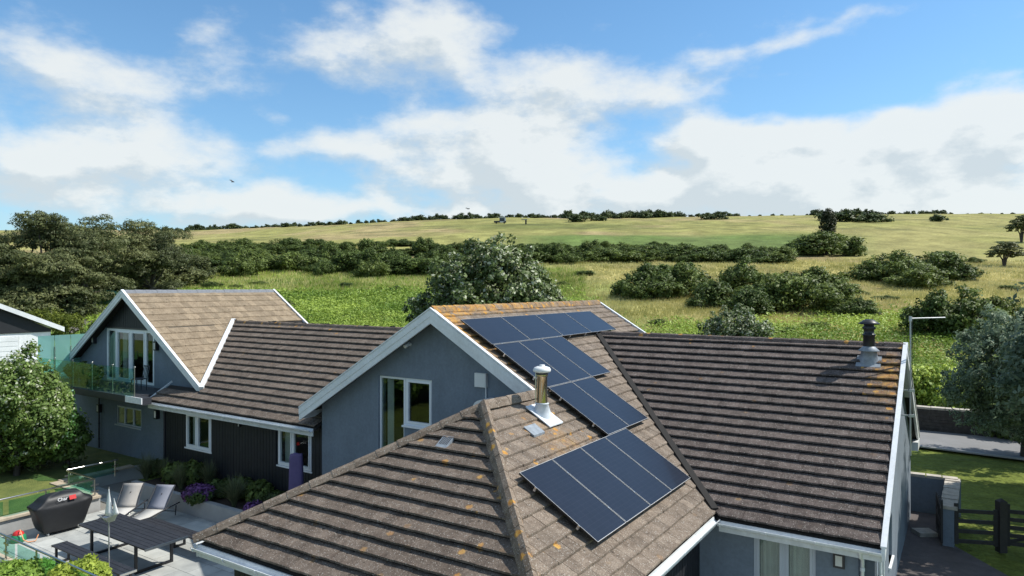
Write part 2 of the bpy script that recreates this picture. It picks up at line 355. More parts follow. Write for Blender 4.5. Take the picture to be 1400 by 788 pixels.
def stained(name, col, amt, rough=.85):
    """painted surface with patchy fading and faint vertical run marks"""
    m, N, L, P = mat(name); P.inputs['Roughness'].default_value = rough; tc = N.new('ShaderNodeTexCoord'); c = None
    for sc, k, a in (((3,3,.5), 1.6, amt*.28), ((1,1,1), .8, amt*.7), ((1,1,1), 14, amt*.5)):
        mp = N.new('ShaderNodeMapping'); mp.inputs['Scale'].default_value = sc; L.new(tc.outputs['Object'], mp.inputs[0])
        n = N.new('ShaderNodeTexNoise'); n.inputs['Scale'].default_value = k; n.inputs['Detail'].default_value = 6; n.inputs['Roughness'].default_value = .65; L.new(mp.outputs[0], n.inputs['Vector'])
        r = N.new('ShaderNodeMapRange'); L.new(n.outputs['Fac'], r.inputs[0]); r.inputs[1].default_value = .3; r.inputs[2].default_value = .7; r.inputs[3].default_value = 1-a; r.inputs[4].default_value = 1+a
        x = N.new('ShaderNodeMix'); x.data_type = 'RGBA'; x.blend_type = 'MULTIPLY'; x.inputs[0].default_value = 1
        if c is None: x.inputs[6].default_value = (*col, 1)
        else: L.new(c, x.inputs[6])
        L.new(r.outputs[0], x.inputs[7]); c = x.outputs[2]
    L.new(c, P.inputs['Base Color']); b = N.new('ShaderNodeBump'); b.inputs['Strength'].default_value = .3; b.inputs['Distance'].default_value = .01
    n = N.new('ShaderNodeTexNoise'); n.inputs['Scale'].default_value = 70; n.inputs['Detail'].default_value = 4; L.new(tc.outputs['Object'], n.inputs['Vector']); L.new(n.outputs['Fac'], b.inputs['Height']); L.new(b.outputs[0], P.inputs['Normal'])
    return m
MT = dict(
 tile=tile_mat('weathered_grey_tile', (.118,.090,.068), (.225,.182,.142), lichen=.9, speck=.75),
 tile_dark=tile_mat('weathered_dark_tile', (.060,.047,.041), (.130,.105,.094), lichen=.7, speck=.6, rust=.0),
 tile_mid=tile_mat('weathered_brown_tile', (.082,.062,.048), (.165,.132,.106), lichen=.6, speck=.60),
 tile_tan=tile_mat('tan_tile', (.18,.135,.088), (.29,.228,.155), lichen=0, speck=.3),
 ridge_blue=simple('grey_ridge_tile', (.17,.18,.20), .8, noise=.2, nscale=10),
 under=simple('roof_underlay', (.02,.018,.016), .95),
 white=stained('white_paint', (.70,.72,.73), .14, .45),
 white_old=simple('weathered_white_board', (.60,.62,.62), .5, noise=.14, nscale=6),
 gutter=stained('white_gutter', (.62,.65,.66), .22, .45),
 gutter_in=simple('gutter_bed', (.10,.11,.13), .8),
 render=stained('blue_grey_render', (.165,.200,.240), .20),
 render2=simple('mid_grey_render', (.17,.18,.19), .85, noise=.08, nscale=2.2, bump=.25),
 board=simple('dark_cladding', (.010,.012,.016), .6, noise=.25, nscale=5),
 dark=simple('dark_interior', (.012,.013,.013), .9),
 room=simple('room_interior', (.05,.05,.048), .9),
 frame=simple('white_window_frame', (.78,.80,.82), .35),
 frame2=simple('grey_window_frame', (.46,.50,.54), .4),
 glass=glass_mat('window_glass', (.80,.85,.83), 0, 1.0),
 clear=glass_mat('balustrade_glass', (.66,.88,.85), 0, .8),
 green=green_glass(),
 curtain=simple('curtain', (.62,.62,.58), .9, noise=.1, nscale=4),
 steel=simple('brushed_steel', (.62,.61,.58), .28, 1.0),
 flue=simple('stainless_flue', (.62,.58,.42), .22, 1.0),
 zinc=simple('galvanised_steel', (.45,.46,.46), .5, .7, noise=.15, nscale=12),
 alu=simple('aluminium', (.60,.62,.65), .35, .8),
 lead=simple('white_lead_flashing', (.62,.66,.70), .5, noise=.15, nscale=9),
 leadg=simple('grey_lead_flashing', (.22,.25,.28), .5, noise=.3, nscale=9),
 black=simple('black_metal', (.014,.015,.018), .42),
 blackm=simple('matt_black_metal', (.03,.032,.038), .55),
 cells=panel_mat(),
 plastic=simple('white_plastic', (.72,.73,.72), .4),
 paving=simple('grey_paving', (.40,.41,.40), .75, noise=.12, nscale=1.6, bump=.3),
 coping=simple('sandstone_coping', (.42,.35,.26), .85, noise=.2, nscale=5, bump=.3),
 mortar=simple('mortar', (.20,.19,.17), .95),
 concrete=simple('concrete', (.33,.33,.32), .85, noise=.12, nscale=2, bump=.3),
 slat=simple('charcoal_slat', (.024,.025,.030), .5, noise=.3, nscale=6),
 sling=simple('beige_sling', (.34,.32,.29), .8, noise=.05, nscale=9),
 cushion=simple('pale_sling', (.45,.44,.41), .8, noise=.05, nscale=9),
 slingg=simple('grey_sling', (.22,.23,.27), .8, noise=.05, nscale=9),  # the beige backrest cloth again, with shade put into its colour
 cover=simple('black_cover', (.010,.011,.013), .5, noise=.2, nscale=5, bump=.1),
 red=simple('red_plastic', (.55,.03,.03), .4), greenp=simple('green_plastic', (.02,.22,.10), .4),
 hose=simple('orange_hose', (.75,.33,.14), .5), letter=simple('white_lettering', (.75,.75,.75), .6),
 purple=simple('purple_cover', (.115,.085,.20), .7, noise=.1, nscale=4),
 asphalt=simple('asphalt', (.19,.19,.19), .9, noise=.12, nscale=.8, bump=.3),
 stone=simple('dark_stone', (.055,.05,.045), .9, noise=.35, nscale=4, bump=.5),  # base colour darkened for the plant shade over the field wall
 stonel=simple('pale_coping_stone', (.42,.38,.32), .9, noise=.25, nscale=5, bump=.4),
 wood=simple('dark_timber', (.030,.027,.025), .7, noise=.3, nscale=8),
 bark=simple('bark', (.075,.062,.050), .95, noise=.4, nscale=6, bump=.8),
 teal=simple('green_metal_sheet', (.06,.20,.155), .5, noise=.15, nscale=2),
 soil=simple('soil', (.05,.035,.025), .95, noise=.3, nscale=4),
 soilpath=simple('worn_paving', (.10,.085,.08), .9, noise=.25, nscale=2, bump=.4),  # tree shade over the path put into its base colour
 path=simple('path_tarmac', (.20,.18,.17), .9, noise=.1, nscale=1),
 rubber=simple('rubber', (.02,.02,.02), .7),
 carpaint=simple('white_vehicle_paint', (.70,.70,.70), .3), carglass=simple('vehicle_glass', (.02,.022,.025), .08),
)
MT['L_gorse'] = leaf_mat('gorse_leaves', (.030,.052,.012), (.17,.235,.055), transl=.3)
MT['L_far'] = leaf_mat('far_scrub_leaves', (.030,.050,.018), (.105,.145,.05), transl=.25)
MT['L_bright'] = leaf_mat('bright_leaves', (.10,.19,.03), (.34,.50,.09), transl=.4)
MT['L_brack'] = leaf_mat('bracken_fronds', (.14,.23,.025), (.45,.56,.10))
MT['L_pine'] = leaf_mat('pine_needles', (.045,.062,.020), (.185,.205,.08), transl=.28)
MT['L_flower'] = leaf_mat('hawthorn_leaves', (.085,.15,.03), (.30,.41,.11), flower=(.74,.76,.56), transl=.4)
MT['L_silver'] = leaf_mat('whitebeam_leaves', (.050,.080,.024), (.20,.27,.09), flower=(.50,.53,.38), transl=.3)
MT['L_willow'] = leaf_mat('grey_green_leaves', (.07,.115,.07), (.29,.37,.24), transl=.4)
MT['L_yellow'] = leaf_mat('yellow_green_leaves', (.18,.26,.03), (.60,.70,.13), transl=.45)
MT['L_shade'] = leaf_mat('ornamental_grass', (.05,.075,.03), (.19,.21,.11))  # muted green blades of the planter grasses
MT['L_purple'] = leaf_mat('purple_flowers', (.07,.03,.10), (.30,.13,.34))
MT['L_conifer'] = leaf_mat('golden_conifer', (.06,.09,.012), (.28,.32,.045), transl=.35)
MT['L_grass'] = leaf_mat('dry_grass', (.34,.33,.10), (.74,.66,.32), transl=.35)
MT['L_clip'] = leaf_mat('dark_clipped_leaves', (.022,.030,.012), (.09,.10,.04))
# ------------------------------------------------------------ terrain
def vnoise(x, y, seed=0):
    x = np.asarray(x, float); y = np.asarray(y, float); xi = np.floor(x).astype(np.int64); yi = np.floor(y).astype(np.int64)
    fx = x-xi; fy = y-yi; fx = fx*fx*(3-2*fx); fy = fy*fy*(3-2*fy)
    def h(a, b):
        n = (a*374761393+b*668265263+seed*1442695041) & 0xffffffff; n = ((n ^ (n >> 13))*1274126177) & 0xffffffff
        return ((n ^ (n >> 16)) & 0xffff)/65535.0
    return (h(xi,yi)*(1-fx)+h(xi+1,yi)*fx)*(1-fy)+(h(xi,yi+1)*(1-fx)+h(xi+1,yi+1)*fx)*fy
def fbm(x, y, o=4, seed=0):
    r = 0; a = .5
    for i in range(o): r = r+a*vnoise(x*2**i, y*2**i, seed+i); a *= .5
    return r/(1-.5**o)
PY = np.array([0,36,38,44,50,55,65,78,95,115,140,170,210,270,350,400,440,480,520,600,800,1200,2200.])
PZ = np.array([0,0,.5,.9,1.5,2.5,3.8,4.9,6.3,8.4,11.6,15.4,20.8,29,40.3,46.6,50,50,47,42,30,20,10.])
_yy = np.linspace(0, 2200, 4401); _zz = np.interp(_yy, PY, PZ); _k = np.hanning(21); _k /= _k.sum()
_zs = np.convolve(np.pad(_zz, 10, mode='edge'), _k, 'valid'); _zz = np.where(_yy < 60, _zz, _zs)
def sm(x, a, b): t = np.clip((x-a)/(b-a), 0, 1); return t*t*(3-2*t)
def ground(x, y):
    x = np.asarray(x, float); y = np.asarray(y, float)
    z = np.interp(y, _yy, _zz)
    s = x/np.maximum(y, 30)
    far = sm(y, 100, 330)
    z = z*(1-far*(.155*sm(-s, -.02, .52)-.05*sm(s, .1, .6)))
    z = z+sm(y, 60, 140)*(fbm(x/38, y/38, 3, 5)-.5)*2.2*np.clip(y/180, .4, 1.4)*(1-.55*sm(y, 190, 260))
    z = z+sm(y, 42, 60)*(fbm(x/7, y/7, 2, 9)-.5)*.5
    z = z-.10*(1-sm(y, 34, 37))
    return z
def gz(x, y): return float(ground(x, y))
def hit(px, py, y0=37, y1=900):
    s = (px-CX)/F; t = (CY-py)/F; ys = np.arange(y0, y1, .25); g = ground(s*ys, ys); r = CAMZ+t*ys
    i = np.nonzero(r <= g)[0]
    y = ys[i[0]] if len(i) else y1
    return Vector((s*y, y, gz(s*y, y)))
def terrain():
    # one sheet, finer near the house
    ny, nx = 520, 420
    yr = np.concatenate([[-40, 0], 6*np.power(2000/6, np.linspace(0, 1, ny-2))])
    sx = np.linspace(-1.15, 1.15, nx)
    Y, S = np.meshgrid(yr, sx, indexing='ij'); X = S*(np.maximum(Y, 0)+45)
    Z = ground(X, np.maximum(Y, 0)); 
    V = np.stack([X, Y, Z], -1).reshape(-1, 3)
    i = np.arange(ny-1)[:, None]*nx+np.arange(nx-1)[None, :]
    Fq = np.stack([i, i+1, i+nx+1, i+nx], -1).reshape(-1, 4)
    m, N, L, P = mat('ground_cover'); P.inputs['Roughness'].default_value = .95; P.inputs['Specular IOR Level'].default_value = .1
    at = N.new('ShaderNodeAttribute'); at.attribute_name = 'colour'
    tc = N.new('ShaderNodeTexCoord')
    col = at.outputs['Color']
    for sc, amt in ((1.3, .28), (9, .3), (.25, .18)):
        n = N.new('ShaderNodeTexNoise'); n.inputs['Scale'].default_value = sc; n.inputs['Detail'].default_value = 6; n.inputs['Roughness'].default_value = .7
        L.new(tc.outputs['Object'], n.inputs['Vector'])
        r = N.new('ShaderNodeMapRange'); L.new(n.outputs['Fac'], r.inputs[0]); r.inputs[1].default_value = .3; r.inputs[2].default_value = .7; r.inputs[3].default_value = 1-amt; r.inputs[4].default_value = 1+amt
        x = N.new('ShaderNodeMix'); x.data_type = 'RGBA'; x.blend_type = 'MULTIPLY'; x.inputs[0].default_value = 1; L.new(col, x.inputs[6]); L.new(r.outputs[0], x.inputs[7]); col = x.outputs[2]
    L.new(col, P.inputs['Base Color'])
    b = N.new('ShaderNodeBump'); b.inputs['Strength'].default_value = .8; b.inputs['Distance'].default_value = .25
    n = N.new('ShaderNodeTexNoise'); n.inputs['Scale'].default_value = 2.5; n.inputs['Detail'].default_value = 6; L.new(tc.outputs['Object'], n.inputs['Vector'])
    L.new(n.outputs['Fac'], b.inputs['Height']); L.new(b.outputs[0], P.inputs['Normal'])
    me = np_mesh('ground', V, Fq, m, smooth=True)
    x = V[:,0]; y = np.maximum(V[:,1], 1); s = x/y; pxx = s*F+CX
    col = zone_colour(x, y)
    at = me.attributes.new('colour', 'FLOAT_COLOR', 'POINT'); at.data.foreach_set('color', np.concatenate([col, np.ones((len(col), 1))], 1).astype(np.float32).ravel())
    o = link_mesh('ground', me); o['kind'] = 'structure'; return o
STRAW = np.array([.42,.36,.14]); GREEN = np.array([.12,.20,.035]); PALE = np.array([.30,.33,.11]); FAIR = np.array([.26,.25,.085])
DKGR = np.array([.095,.155,.040]); BROWN = np.array([.20,.16,.085]); LAWN = np.array([.14,.17,.035])
def zone_colour(x, y):
    """what grows where: coarse patches of bracken, straw-coloured grass, mown grass and heath"""
    s = x/y
    n1 = fbm(x/16, y/16, 4, 1); n2 = fbm(x/30+9, y/50, 3, 2); n3 = fbm(x/6, y/6, 3, 3)
    def lerp(a, b, t): return a*(1-t[:, None])+b*t[:, None]
    c = np.tile(LAWN, (len(x), 1))
    straw = sm(s+.28*(n1-.5), .02, .24)
    near = lerp(np.tile(GREEN, (len(x), 1)), np.tile(PALE, (len(x), 1)), sm(n3, .45, .75))
    near = lerp(near, np.tile(STRAW, (len(x), 1)), straw*sm(y+30*(n1-.5), 50, 66))
    near = lerp(near, np.tile(PALE, (len(x), 1)), (1-straw)*sm(y+16*(n1-.5), 80, 96)*.9)
    near = lerp(near, np.tile(BROWN, (len(x), 1)), sm(n2, .52, .72)*sm(s, .15, .35)*sm(y, 70, 110)*.8)
    c = lerp(c, near, sm(y, 36, 40))
    far = lerp(np.tile(FAIR, (len(x), 1)), np.tile(np.array([.31,.25,.12]), (len(x), 1)), sm(n2, .40, .66)*(1-.7*sm(s, .3, .5)))
    yb = y+18*(n2-.5)
    band = sm(yb, 150, 170)*(1-sm(yb, 225, 250))*sm(s, -.05, .08)*(1-sm(s, .42, .55))
    far = lerp(far, np.tile(DKGR, (len(x), 1)), band*.85)
    band2 = sm(yb, 268, 285)*(1-sm(yb, 310, 325))*sm(s, -.12, 0)*(1-sm(s, .12, .25))
    far = lerp(far, np.tile(np.array([.115,.135,.04]), (len(x), 1)), band2*.7)
    c = lerp(c, far, sm(yb, 130, 165))
    mot = fbm(x/5, y/9, 4, 31); c = c*(1+.85*(mot-.5)*sm(y, 40, 50))[:, None]
    bk = sm(fbm(x/14, y/7, 3, 17), .60, .70)*sm(y, 230, 260)*(1-sm(y, 380, 400)); c = lerp(c, np.tile(np.array([.10,.11,.045]), (len(x), 1)), bk*.55)
    pk = sm(fbm(x/10+3, y/10, 3, 23), .56, .70)*sm(s, .08, .2)*sm(y, 60, 75)*(1-sm(y, 150, 170)); c = lerp(c, np.tile(np.array([.24,.17,.10]), (len(x), 1)), pk*.7)
    edge = sm(y, 415, 450); c = lerp(c, np.tile(np.array([.12,.15,.05]), (len(x), 1)), edge*.8)
    return c
terrain()
def sheet(name, pts, m, kind='structure', thick=.12, parent=None):
    b = MB(); P = [Vector(p) for p in pts]; b.prism([p-Vector((0,0,thick)) for p in P], Vector((0,0,thick))); o = b.build(name, m, parent)
    if parent is None: o['kind'] = kind
    return o
def lawn_sheet():
    m, N, L, P = mat('mown_grass'); P.inputs['Roughness'].default_value = .95; tc = N.new('ShaderNodeTexCoord'); n = N.new('ShaderNodeTexNoise'); n.inputs['Scale'].default_value = 1.6; n.inputs['Detail'].default_value = 8; n.inputs['Roughness'].default_value = .7
    L.new(tc.outputs['Object'], n.inputs['Vector']); cr = N.new('ShaderNodeValToRGB'); cr.color_ramp.elements[0].position = .35; cr.color_ramp.elements[0].color = (.085,.12,.025,1); cr.color_ramp.elements[1].position = .68; cr.color_ramp.elements[1].color = (.19,.21,.05,1)
    L.new(n.outputs['Fac'], cr.inputs[0]); L.new(cr.outputs[0], P.inputs['Base Color']); b = N.new('ShaderNodeBump'); b.inputs['Distance'].default_value = .05; n2 = N.new('ShaderNodeTexNoise'); n2.inputs['Scale'].default_value = 30; L.new(tc.outputs['Object'], n2.inputs['Vector']); L.new(n2.outputs['Fac'], b.inputs['Height']); L.new(b.outputs[0], P.inputs['Normal'])
    for pts in ([(3,-60),(7.3,-60),(7.3,-11),(3,-11)], [(7.3,-60),(26,-60),(26,-26.2),(14,-26.2),(14,-26.0),(11.35,-26.0),(11.35,-23.2),(7.3,-23.2)]):
        o = sheet('lawn', [H(u, v, -6.66) for u, v in pts], m, thick=.5)
# road behind the house with a kerb edge, on the right
def road():
    b = MB(); a = [(13,38.8),(20.4,34.15),(23.9,31.9),(30,28.1),(58,10.5)]; c = [(13,34.6),(18.14,30.66),(20.88,28.5),(28,23),(56,1.5)]
    n = len(a)
    vs = [Vector((p[0],p[1],.02)) for p in a]+[Vector((p[0],p[1],.02)) for p in c]
    b.add(vs, [(n+i, n+i+1, i+1, i) for i in range(n-1)])
    o = b.build('road', MT['asphalt']); o['kind'] = 'structure'
    b = MB()
    for i in range(n-1): b.beam((c[i][0],c[i][1],.03), (c[i+1][0],c[i+1][1],.03), .14, .06)
    k = b.build('kerb', MT['concrete']); k['kind'] = 'structure'
road()
lawn_sheet()

# ------------------------------------------------------------ roofs
TAN = 0.6
def clip(poly, planes):
    for a, b, c in planes:                       # keep a*s+b*t <= c
        out = []
        for i in range(len(poly)):
            p, q = poly[i], poly[(i+1) % len(poly)]; dp = a*p[0]+b*p[1]-c; dq = a*q[0]+b*q[1]-c
            if dp <= 0: out.append(p)
            if dp*dq < 0:
                k = dp/(dp-dq); out.append((p[0]+(q[0]-p[0])*k, p[1]+(q[1]-p[1])*k))
        poly = out
        if len(poly) < 3: return []
    return poly
def parea(p): return abs(sum(p[i][0]*p[(i+1)%len(p)][1]-p[(i+1)%len(p)][0]*p[i][1] for i in range(len(p))))/2
ALL_TILES = []      # (size in the photo, roof key, polygon verts, faces, tint, lichen, material)
GAUGE = .26; TW = .25
def lay_tiles(key, P, s0, s1, run, planes_at, material, z_of, gauge=GAUGE, tw=TW, tail=.034, thick=.024, lich=None):
    """P(s,t)->house plan (u,v); z_of(s,t)->height of the roof deck"""
    n = int(math.ceil(run/gauge-1e-6)); rr = random.Random(hash(key) % 1000 if False else sum(map(ord, key)))
    for j in range(n):
        t0 = j*gauge-(.03 if j == 0 else 0); t1 = min(j*gauge+gauge+.04, run)
        k0 = int(math.floor(s0/tw))-1; sh = tw*.5*(j % 2)
        for k in range(k0, int(math.ceil(s1/tw))+1):
            a = k*tw+sh+.002+rr.uniform(-.001,.001); b = a+tw-.004
            cs = (a+b)/2; ct = (t0+t1)/2
            jt = rr.uniform(-.006, .006)
            poly = clip([(a,t0+jt),(b,t0+jt+rr.uniform(-.003,.003)),(b,t1),(a,t1)], planes_at(cs, ct)+[(-1,0,-s0),(1,0,s1)])
            if len(poly) < 3 or parea(poly) < .0015: continue
            lift = rr.uniform(0, .003) + (.006 if rr.random() < .03 else 0); roll = rr.uniform(-.004, .004)
            def top(s, t): return z_of(s, t)+.022+lift+roll*(s-cs)/tw+(tail+.012)*(1-(t-t0)/(t1-t0))*1.15
            vt = []; vb = []
            for (s, t) in poly:
                u, v = P(s, t); zt = top(s, t); vt.append(H(u, v, zt)); vb.append(H(u, v, zt-thick*1.2-.006*(1-(t-t0)/(t1-t0))))
            m = len(poly)
            vs = vb+vt; fs = [tuple(range(m-1,-1,-1)), tuple(range(m,2*m))]+[(i,(i+1)%m,m+(i+1)%m,m+i) for i in range(m)]
            # orientation check
            nn = (vt[1]-vt[0]).cross(vt[2]-vt[0])
            if nn.z < 0: fs = [tuple(reversed(f)) for f in fs]
            c = sum(vt, Vector())/m; d = (c-Vector((0,0,CAMZ)))
            px = CX+F*d.x/d.y; py = CY-F*d.z/d.y
            facing = max(0, -((vt[1]-vt[0]).cross(vt[2]-vt[0]).normalized()*(1 if nn.z > 0 else -1)).dot(d.normalized()))
            size = parea(poly)*facing/(d.length**2) if (0 < px < 1400 and 0 < py < 792) else 0
            if lich: lv = lich(*P(cs, ct))
            else: lv = 0
            ALL_TILES.append((size, key, vs, fs, rr.random() if rr.random() < .93 else rr.choice((0., 1.0)), lv, material))
MATS_TILE = ['tile', 'tile_dark', 'tile_mid', 'tile_tan']
def tile_object(entries, parent, name='roof_tile'):
    o0 = root_loc(parent); V = []; FC = []; T = []; LI = []; MI = []
    for (_, _, vs, fs, t, lv, mt) in entries:
        b = len(V); V += [tuple(p-o0) for p in vs]
        for f in fs: FC.append([b+i for i in f]); T.append(t); LI.append(lv); MI.append(MATS_TILE.index(mt))
    me = bpy.data.meshes.new(name); me.from_pydata(V, [], FC)
    if len(set(MI)) == 1: me.materials.append(MT[MATS_TILE[MI[0]]])
    else:
        for k in MATS_TILE: me.materials.append(MT[k])
        me.polygons.foreach_set('material_index', MI)
    for nm, arr in (('tint', T), ('lichen', LI)):
        at = me.attributes.new(nm, 'FLOAT', 'FACE'); at.data.foreach_set('value', arr)
    me.update(); o = bpy.data.objects.new(name, me); C.objects.link(o); o.parent = parent; return o
def root_loc(p):
    while p.parent is not None: p = p.parent
    return Vector(p.location)
house = empty('house', H(13, -12, -CAMZ), 'rambling blue-grey house with several tiled gable roofs and solar panels in the foreground', 'house')

# main block (ridge along u)
VM, ZM = -11.10, -.634; VE = -4.34; ZE = -4.69
def zR(s, t): return ZE+TAN*t
def main_planes(u, t):
    v = VE-t; pl = []
    if v < -8.05: pl.append((-1, 0, -13.35))
    else: pl.append((-1, 1, -7.6-.0+0)) if False else pl.append((-1, 1, -7.55))      # hip: u >= 7.55 + t
    if v > -9.68: pl.append((1, -1, 14.317))                     # valley: u - t <= 14.317
    else: pl.append((1, 0, 22.7))
    return pl
def lich_main(u, v):
    a = max(0, 1-abs(v+11.1)/.55)*max(0, 1-(u-13.35)/9)*1.2; b = max(0, 1-(u-13.35)/(1.3))*max(0, 1-(v+11.1)/3.2)*1.5 if v < -8 else 0
    d = max(0, 1-abs((u-7.55)-(VE-v))/1.2)*.42 if v > -8.2 else 0; e = max(0, 1-math.hypot(u-12.3, v+6.9)/2.0)*.62
    return min(1, max(a, b, d, e))
lay_tiles('main_right', lambda s, t: (s, VE-t), 7.5, 22.7, 6.76, main_planes, 'tile', zR, lich=lich_main)
zL = lambda s, t: -3.49+TAN*t
lay_tiles('main_left', lambda s, t: (s, -15.86+t), 13.35, 22.7, 4.76, lambda s, t: [], 'tile', zL)
# front hipped block
def lich_front(u, v): return .38*max(0, 1-abs((u-7.55)-(VE-v))/1.6)+.05
lay_tiles('hip_front', lambda s, t: (7.55+t, s), -11.85, -4.25, 3.71, lambda s, t: [(1, 1, VE), (-1, 1, 11.76)], 'tile_mid', lambda s, t: ZE+TAN*t, tail=.064, lich=lich_front)
lay_tiles('hip_left', lambda s, t: (s, -11.76+t), 7.5, 13.72, 3.71, lambda s, t: [(-1, 1, -7.55)], 'tile_mid', lambda s, t: ZE+TAN*t)
# right wing (ridge along v)
def lich_rw(u, v): return max(0, 1-math.hypot((u-18.5)/1.5, (v+1.45)/.75))*1.25+max(0, 1-abs(u-19.4)/.5)*max(0, 1-abs(v+6.0)/2.2)*.35
lay_tiles('right_front', lambda s, t: (14.23+t, s), -9.75, -1.27, 5.42, lambda s, t: [(-1, -1, 14.23-9.977)] , 'tile_dark', lambda s, t: -4.742+TAN*t, tail=.058, lich=lich_rw)
lay_tiles('right_back', lambda s, t: (25.07-t, s), -9.75, -1.27, 5.42, lambda s, t: [(-1, -1, 4.25)], 'tile_dark', lambda s, t: -4.742+TAN*t)
# middle wing (ridge along v)
def mid_planes(s, t):  # middle and balcony wing coordinates, here and below, were scaled about the camera
    u = 13.531+t; pl = []
    z = -4.042+TAN*t
    pl.append((-.655, -.6, 5.966+.6*13.531)) if u > 14.254 else pl.append((-1, 0, 24.168))
    if z < -3.52: pl.append((1, 0, -15.55))
    else: pl.append((1, -1, 13.531-30.3))
    return pl
lay_tiles('mid_front', lambda s, t: (13.531+t, s), -25.700, -10.893, 4.255, mid_planes, 'tile_mid', lambda s, t: -4.042+TAN*t, gauge=.283, tail=.052, lich=lambda u, v: .25*max(0, 1-abs(u-17.701)/.4))
lay_tiles('mid_back', lambda s, t: (22.041-t, s), -24.253, -13, 4.255, lambda s, t: [], 'tile_mid', lambda s, t: -4.042+TAN*t)
# balcony wing (ridge along u), tan tiles
TB = .655
lay_tiles('tan_right', lambda s, t: (s, -22.169-t), 14.297, 21.275, 5.149, lambda s, t: [(1, -.655/.6, (-5.966+.655*22.169)/.6)] if t < 3.276 else [], 'tile_tan', lambda s, t: -.23-TB*5.149+TB*t, gauge=.345, tw=.28, tail=.024)
lay_tiles('tan_left', lambda s, t: (s, -32.466+t), 14.297, 21.275, 5.149, lambda s, t: [], 'tile_tan', lambda s, t: -.23-TB*5.149+TB*t, gauge=.345, tw=.28, tail=.024)

def deck(name, pts, parent=house, drop=.10):
    b = MB(); P = [H(*p) for p in pts]; b.prism([p-Vector((0,0,drop)) for p in P], Vector((0,0,drop-.012)))
    return b.build(name, MT['under'], parent)
def zpR(v): return ZE-TAN*(v-VE)
e = .02
r_main = deck('main_roof', [(13.37,-11.1,ZM),(22.68,-11.1,ZM),(22.68,-9.68,zpR(-9.68)),(19.657,-9.68,zpR(-9.68)),(14.317,VE-e,zpR(VE-e)),(7.6+e,VE-e,zpR(VE-e)),(11.26,-8.05,zpR(-8.05)),(13.37,-8.05,zpR(-8.05))])
deck('main_roof_rear', [(13.37,-15.84,-3.49),(22.68,-15.84,-3.49),(22.68,-11.1,ZM),(13.37,-11.1,ZM)])
r_hip = deck('hip_roof', [(7.57,-11.74,ZE),(7.57,VE,ZE),(11.26,-8.05,zpR(-8.05))])
deck('hip_roof_side', [(7.57,-11.74,ZE),(11.26,-8.05,zpR(-8.05)),(13.7,-8.05,zpR(-8.05)),(13.7,-11.74,ZE)])
r_right = deck('right_wing_roof', [(14.25,-4.28,-4.742),(14.25,-1.28,-4.742),(19.65,-1.28,-1.49),(19.65,-9.673,-1.49)])
deck('right_wing_roof_rear', [(25.05,-9.7,-4.742),(19.65,-9.7,-1.49),(19.65,-1.28,-1.49),(25.05,-1.28,-4.742)])
r_mid = deck('middle_roof', [(13.55,-24.15,-4.03),(13.55,-15.55,-4.03),(14.45,-15.55,-3.49),(17.79,-12.52,-1.49),(17.79,-25.40,-1.49),(14.34,-22.23,-3.557),(14.34,-24.15,-3.557)])
deck('middle_roof_rear', [(17.786,-24.253,-1.489),(17.786,-13,-1.489),(22.024,-13,-4.042),(22.024,-24.253,-4.042)])
r_tan = deck('tan_roof', [(14.314,-27.317,-.23),(21.258,-27.317,-.23),(21.258,-24.339,-2.179),(18.041,-25.190,-1.642),(14.339,-22.228,-3.557)])
deck('tan_roof_rear', [(14.314,-32.423,-3.574),(21.258,-32.423,-3.574),(21.258,-27.317,-.23),(14.314,-27.317,-.23)])
KEYROOF = dict(main_right=r_main, main_left=r_main, hip_front=r_hip, hip_left=r_hip, right_front=r_right, right_back=r_right, mid_front=r_mid, mid_back=r_mid, tan_right=r_tan, tan_left=r_tan)
ALL_TILES.sort(key=lambda q: -q[0])
for q in ALL_TILES[:300]: tile_object([q], KEYROOF[q[1]])
o = tile_object(ALL_TILES[300:], house); o['kind'] = 'stuff'

# ridge and hip tiles, each a piece of its own
def ridge_tiles(p, q, parent, m, w=.26, h=.085, L0=.44, dip=.6, lich=0.0, name='ridge_tile'):
    p = H(*p); q = H(*q); d = q-p; n = max(1, round(d.length/L0)); dn = d.normalized(); sd = dn.cross(Vector((0,0,1))).normalized(); up = sd.cross(dn)
    for k in range(n):
        a = p+d*(k/n)-dn*.012; b_ = p+d*((k+1)/n)+dn*.02; lift = random.uniform(0, .006)
        b = MB(); vs = []
        prof = [(-w/2, -w/2*dip), (-w*.28, h*.42), (0, h), (w*.28, h*.42), (w/2, -w/2*dip)]
        for c, ex in ((a, 0.012), (b_, 0)):
            for (x, y) in prof: vs.append(c+sd*x+up*(y+ex+lift))
            for (x, y) in reversed(prof): vs.append(c+sd*x*.86+up*(y-.022+ex+lift))
        N_ = 10
        b.add(vs, [(i, (i+1) % N_, N_+(i+1) % N_, N_+i) for i in range(N_)]+[tuple(range(N_-1, -1, -1)), tuple(range(N_, 2*N_))], 0, random.random())
        o = b.build(name, m, parent)
        a_ = o.data.attributes.new('lichen', 'FLOAT', 'FACE'); lv = lich(k/n) if callable(lich) else lich
        a_.data.foreach_set('value', [lv]*len(o.data.polygons))
ridge_tiles((13.36,-11.1,ZM+.06), (22.7,-11.1,ZM+.06), r_main, MT['tile'], lich=lambda k: .95-.45*k)
ridge_tiles((11.30,-8.05,zpR(-8.05)+.10), (13.74,-8.05,zpR(-8.05)+.06), r_main, MT['tile'], lich=.1)
ridge_tiles((7.46,-4.26,ZE+.12), (11.28,-8.03,zpR(-8.05)+.12), r_hip, MT['tile'], lich=.38, name='hip_tile', w=.27, h=.11, dip=.9)
ridge_tiles((7.48,-11.82,ZE+.085), (11.28,-8.07,zpR(-8.05)+.10), r_hip, MT['tile'], lich=.0, name='hip_tile', w=.22, h=.06, dip=.5)
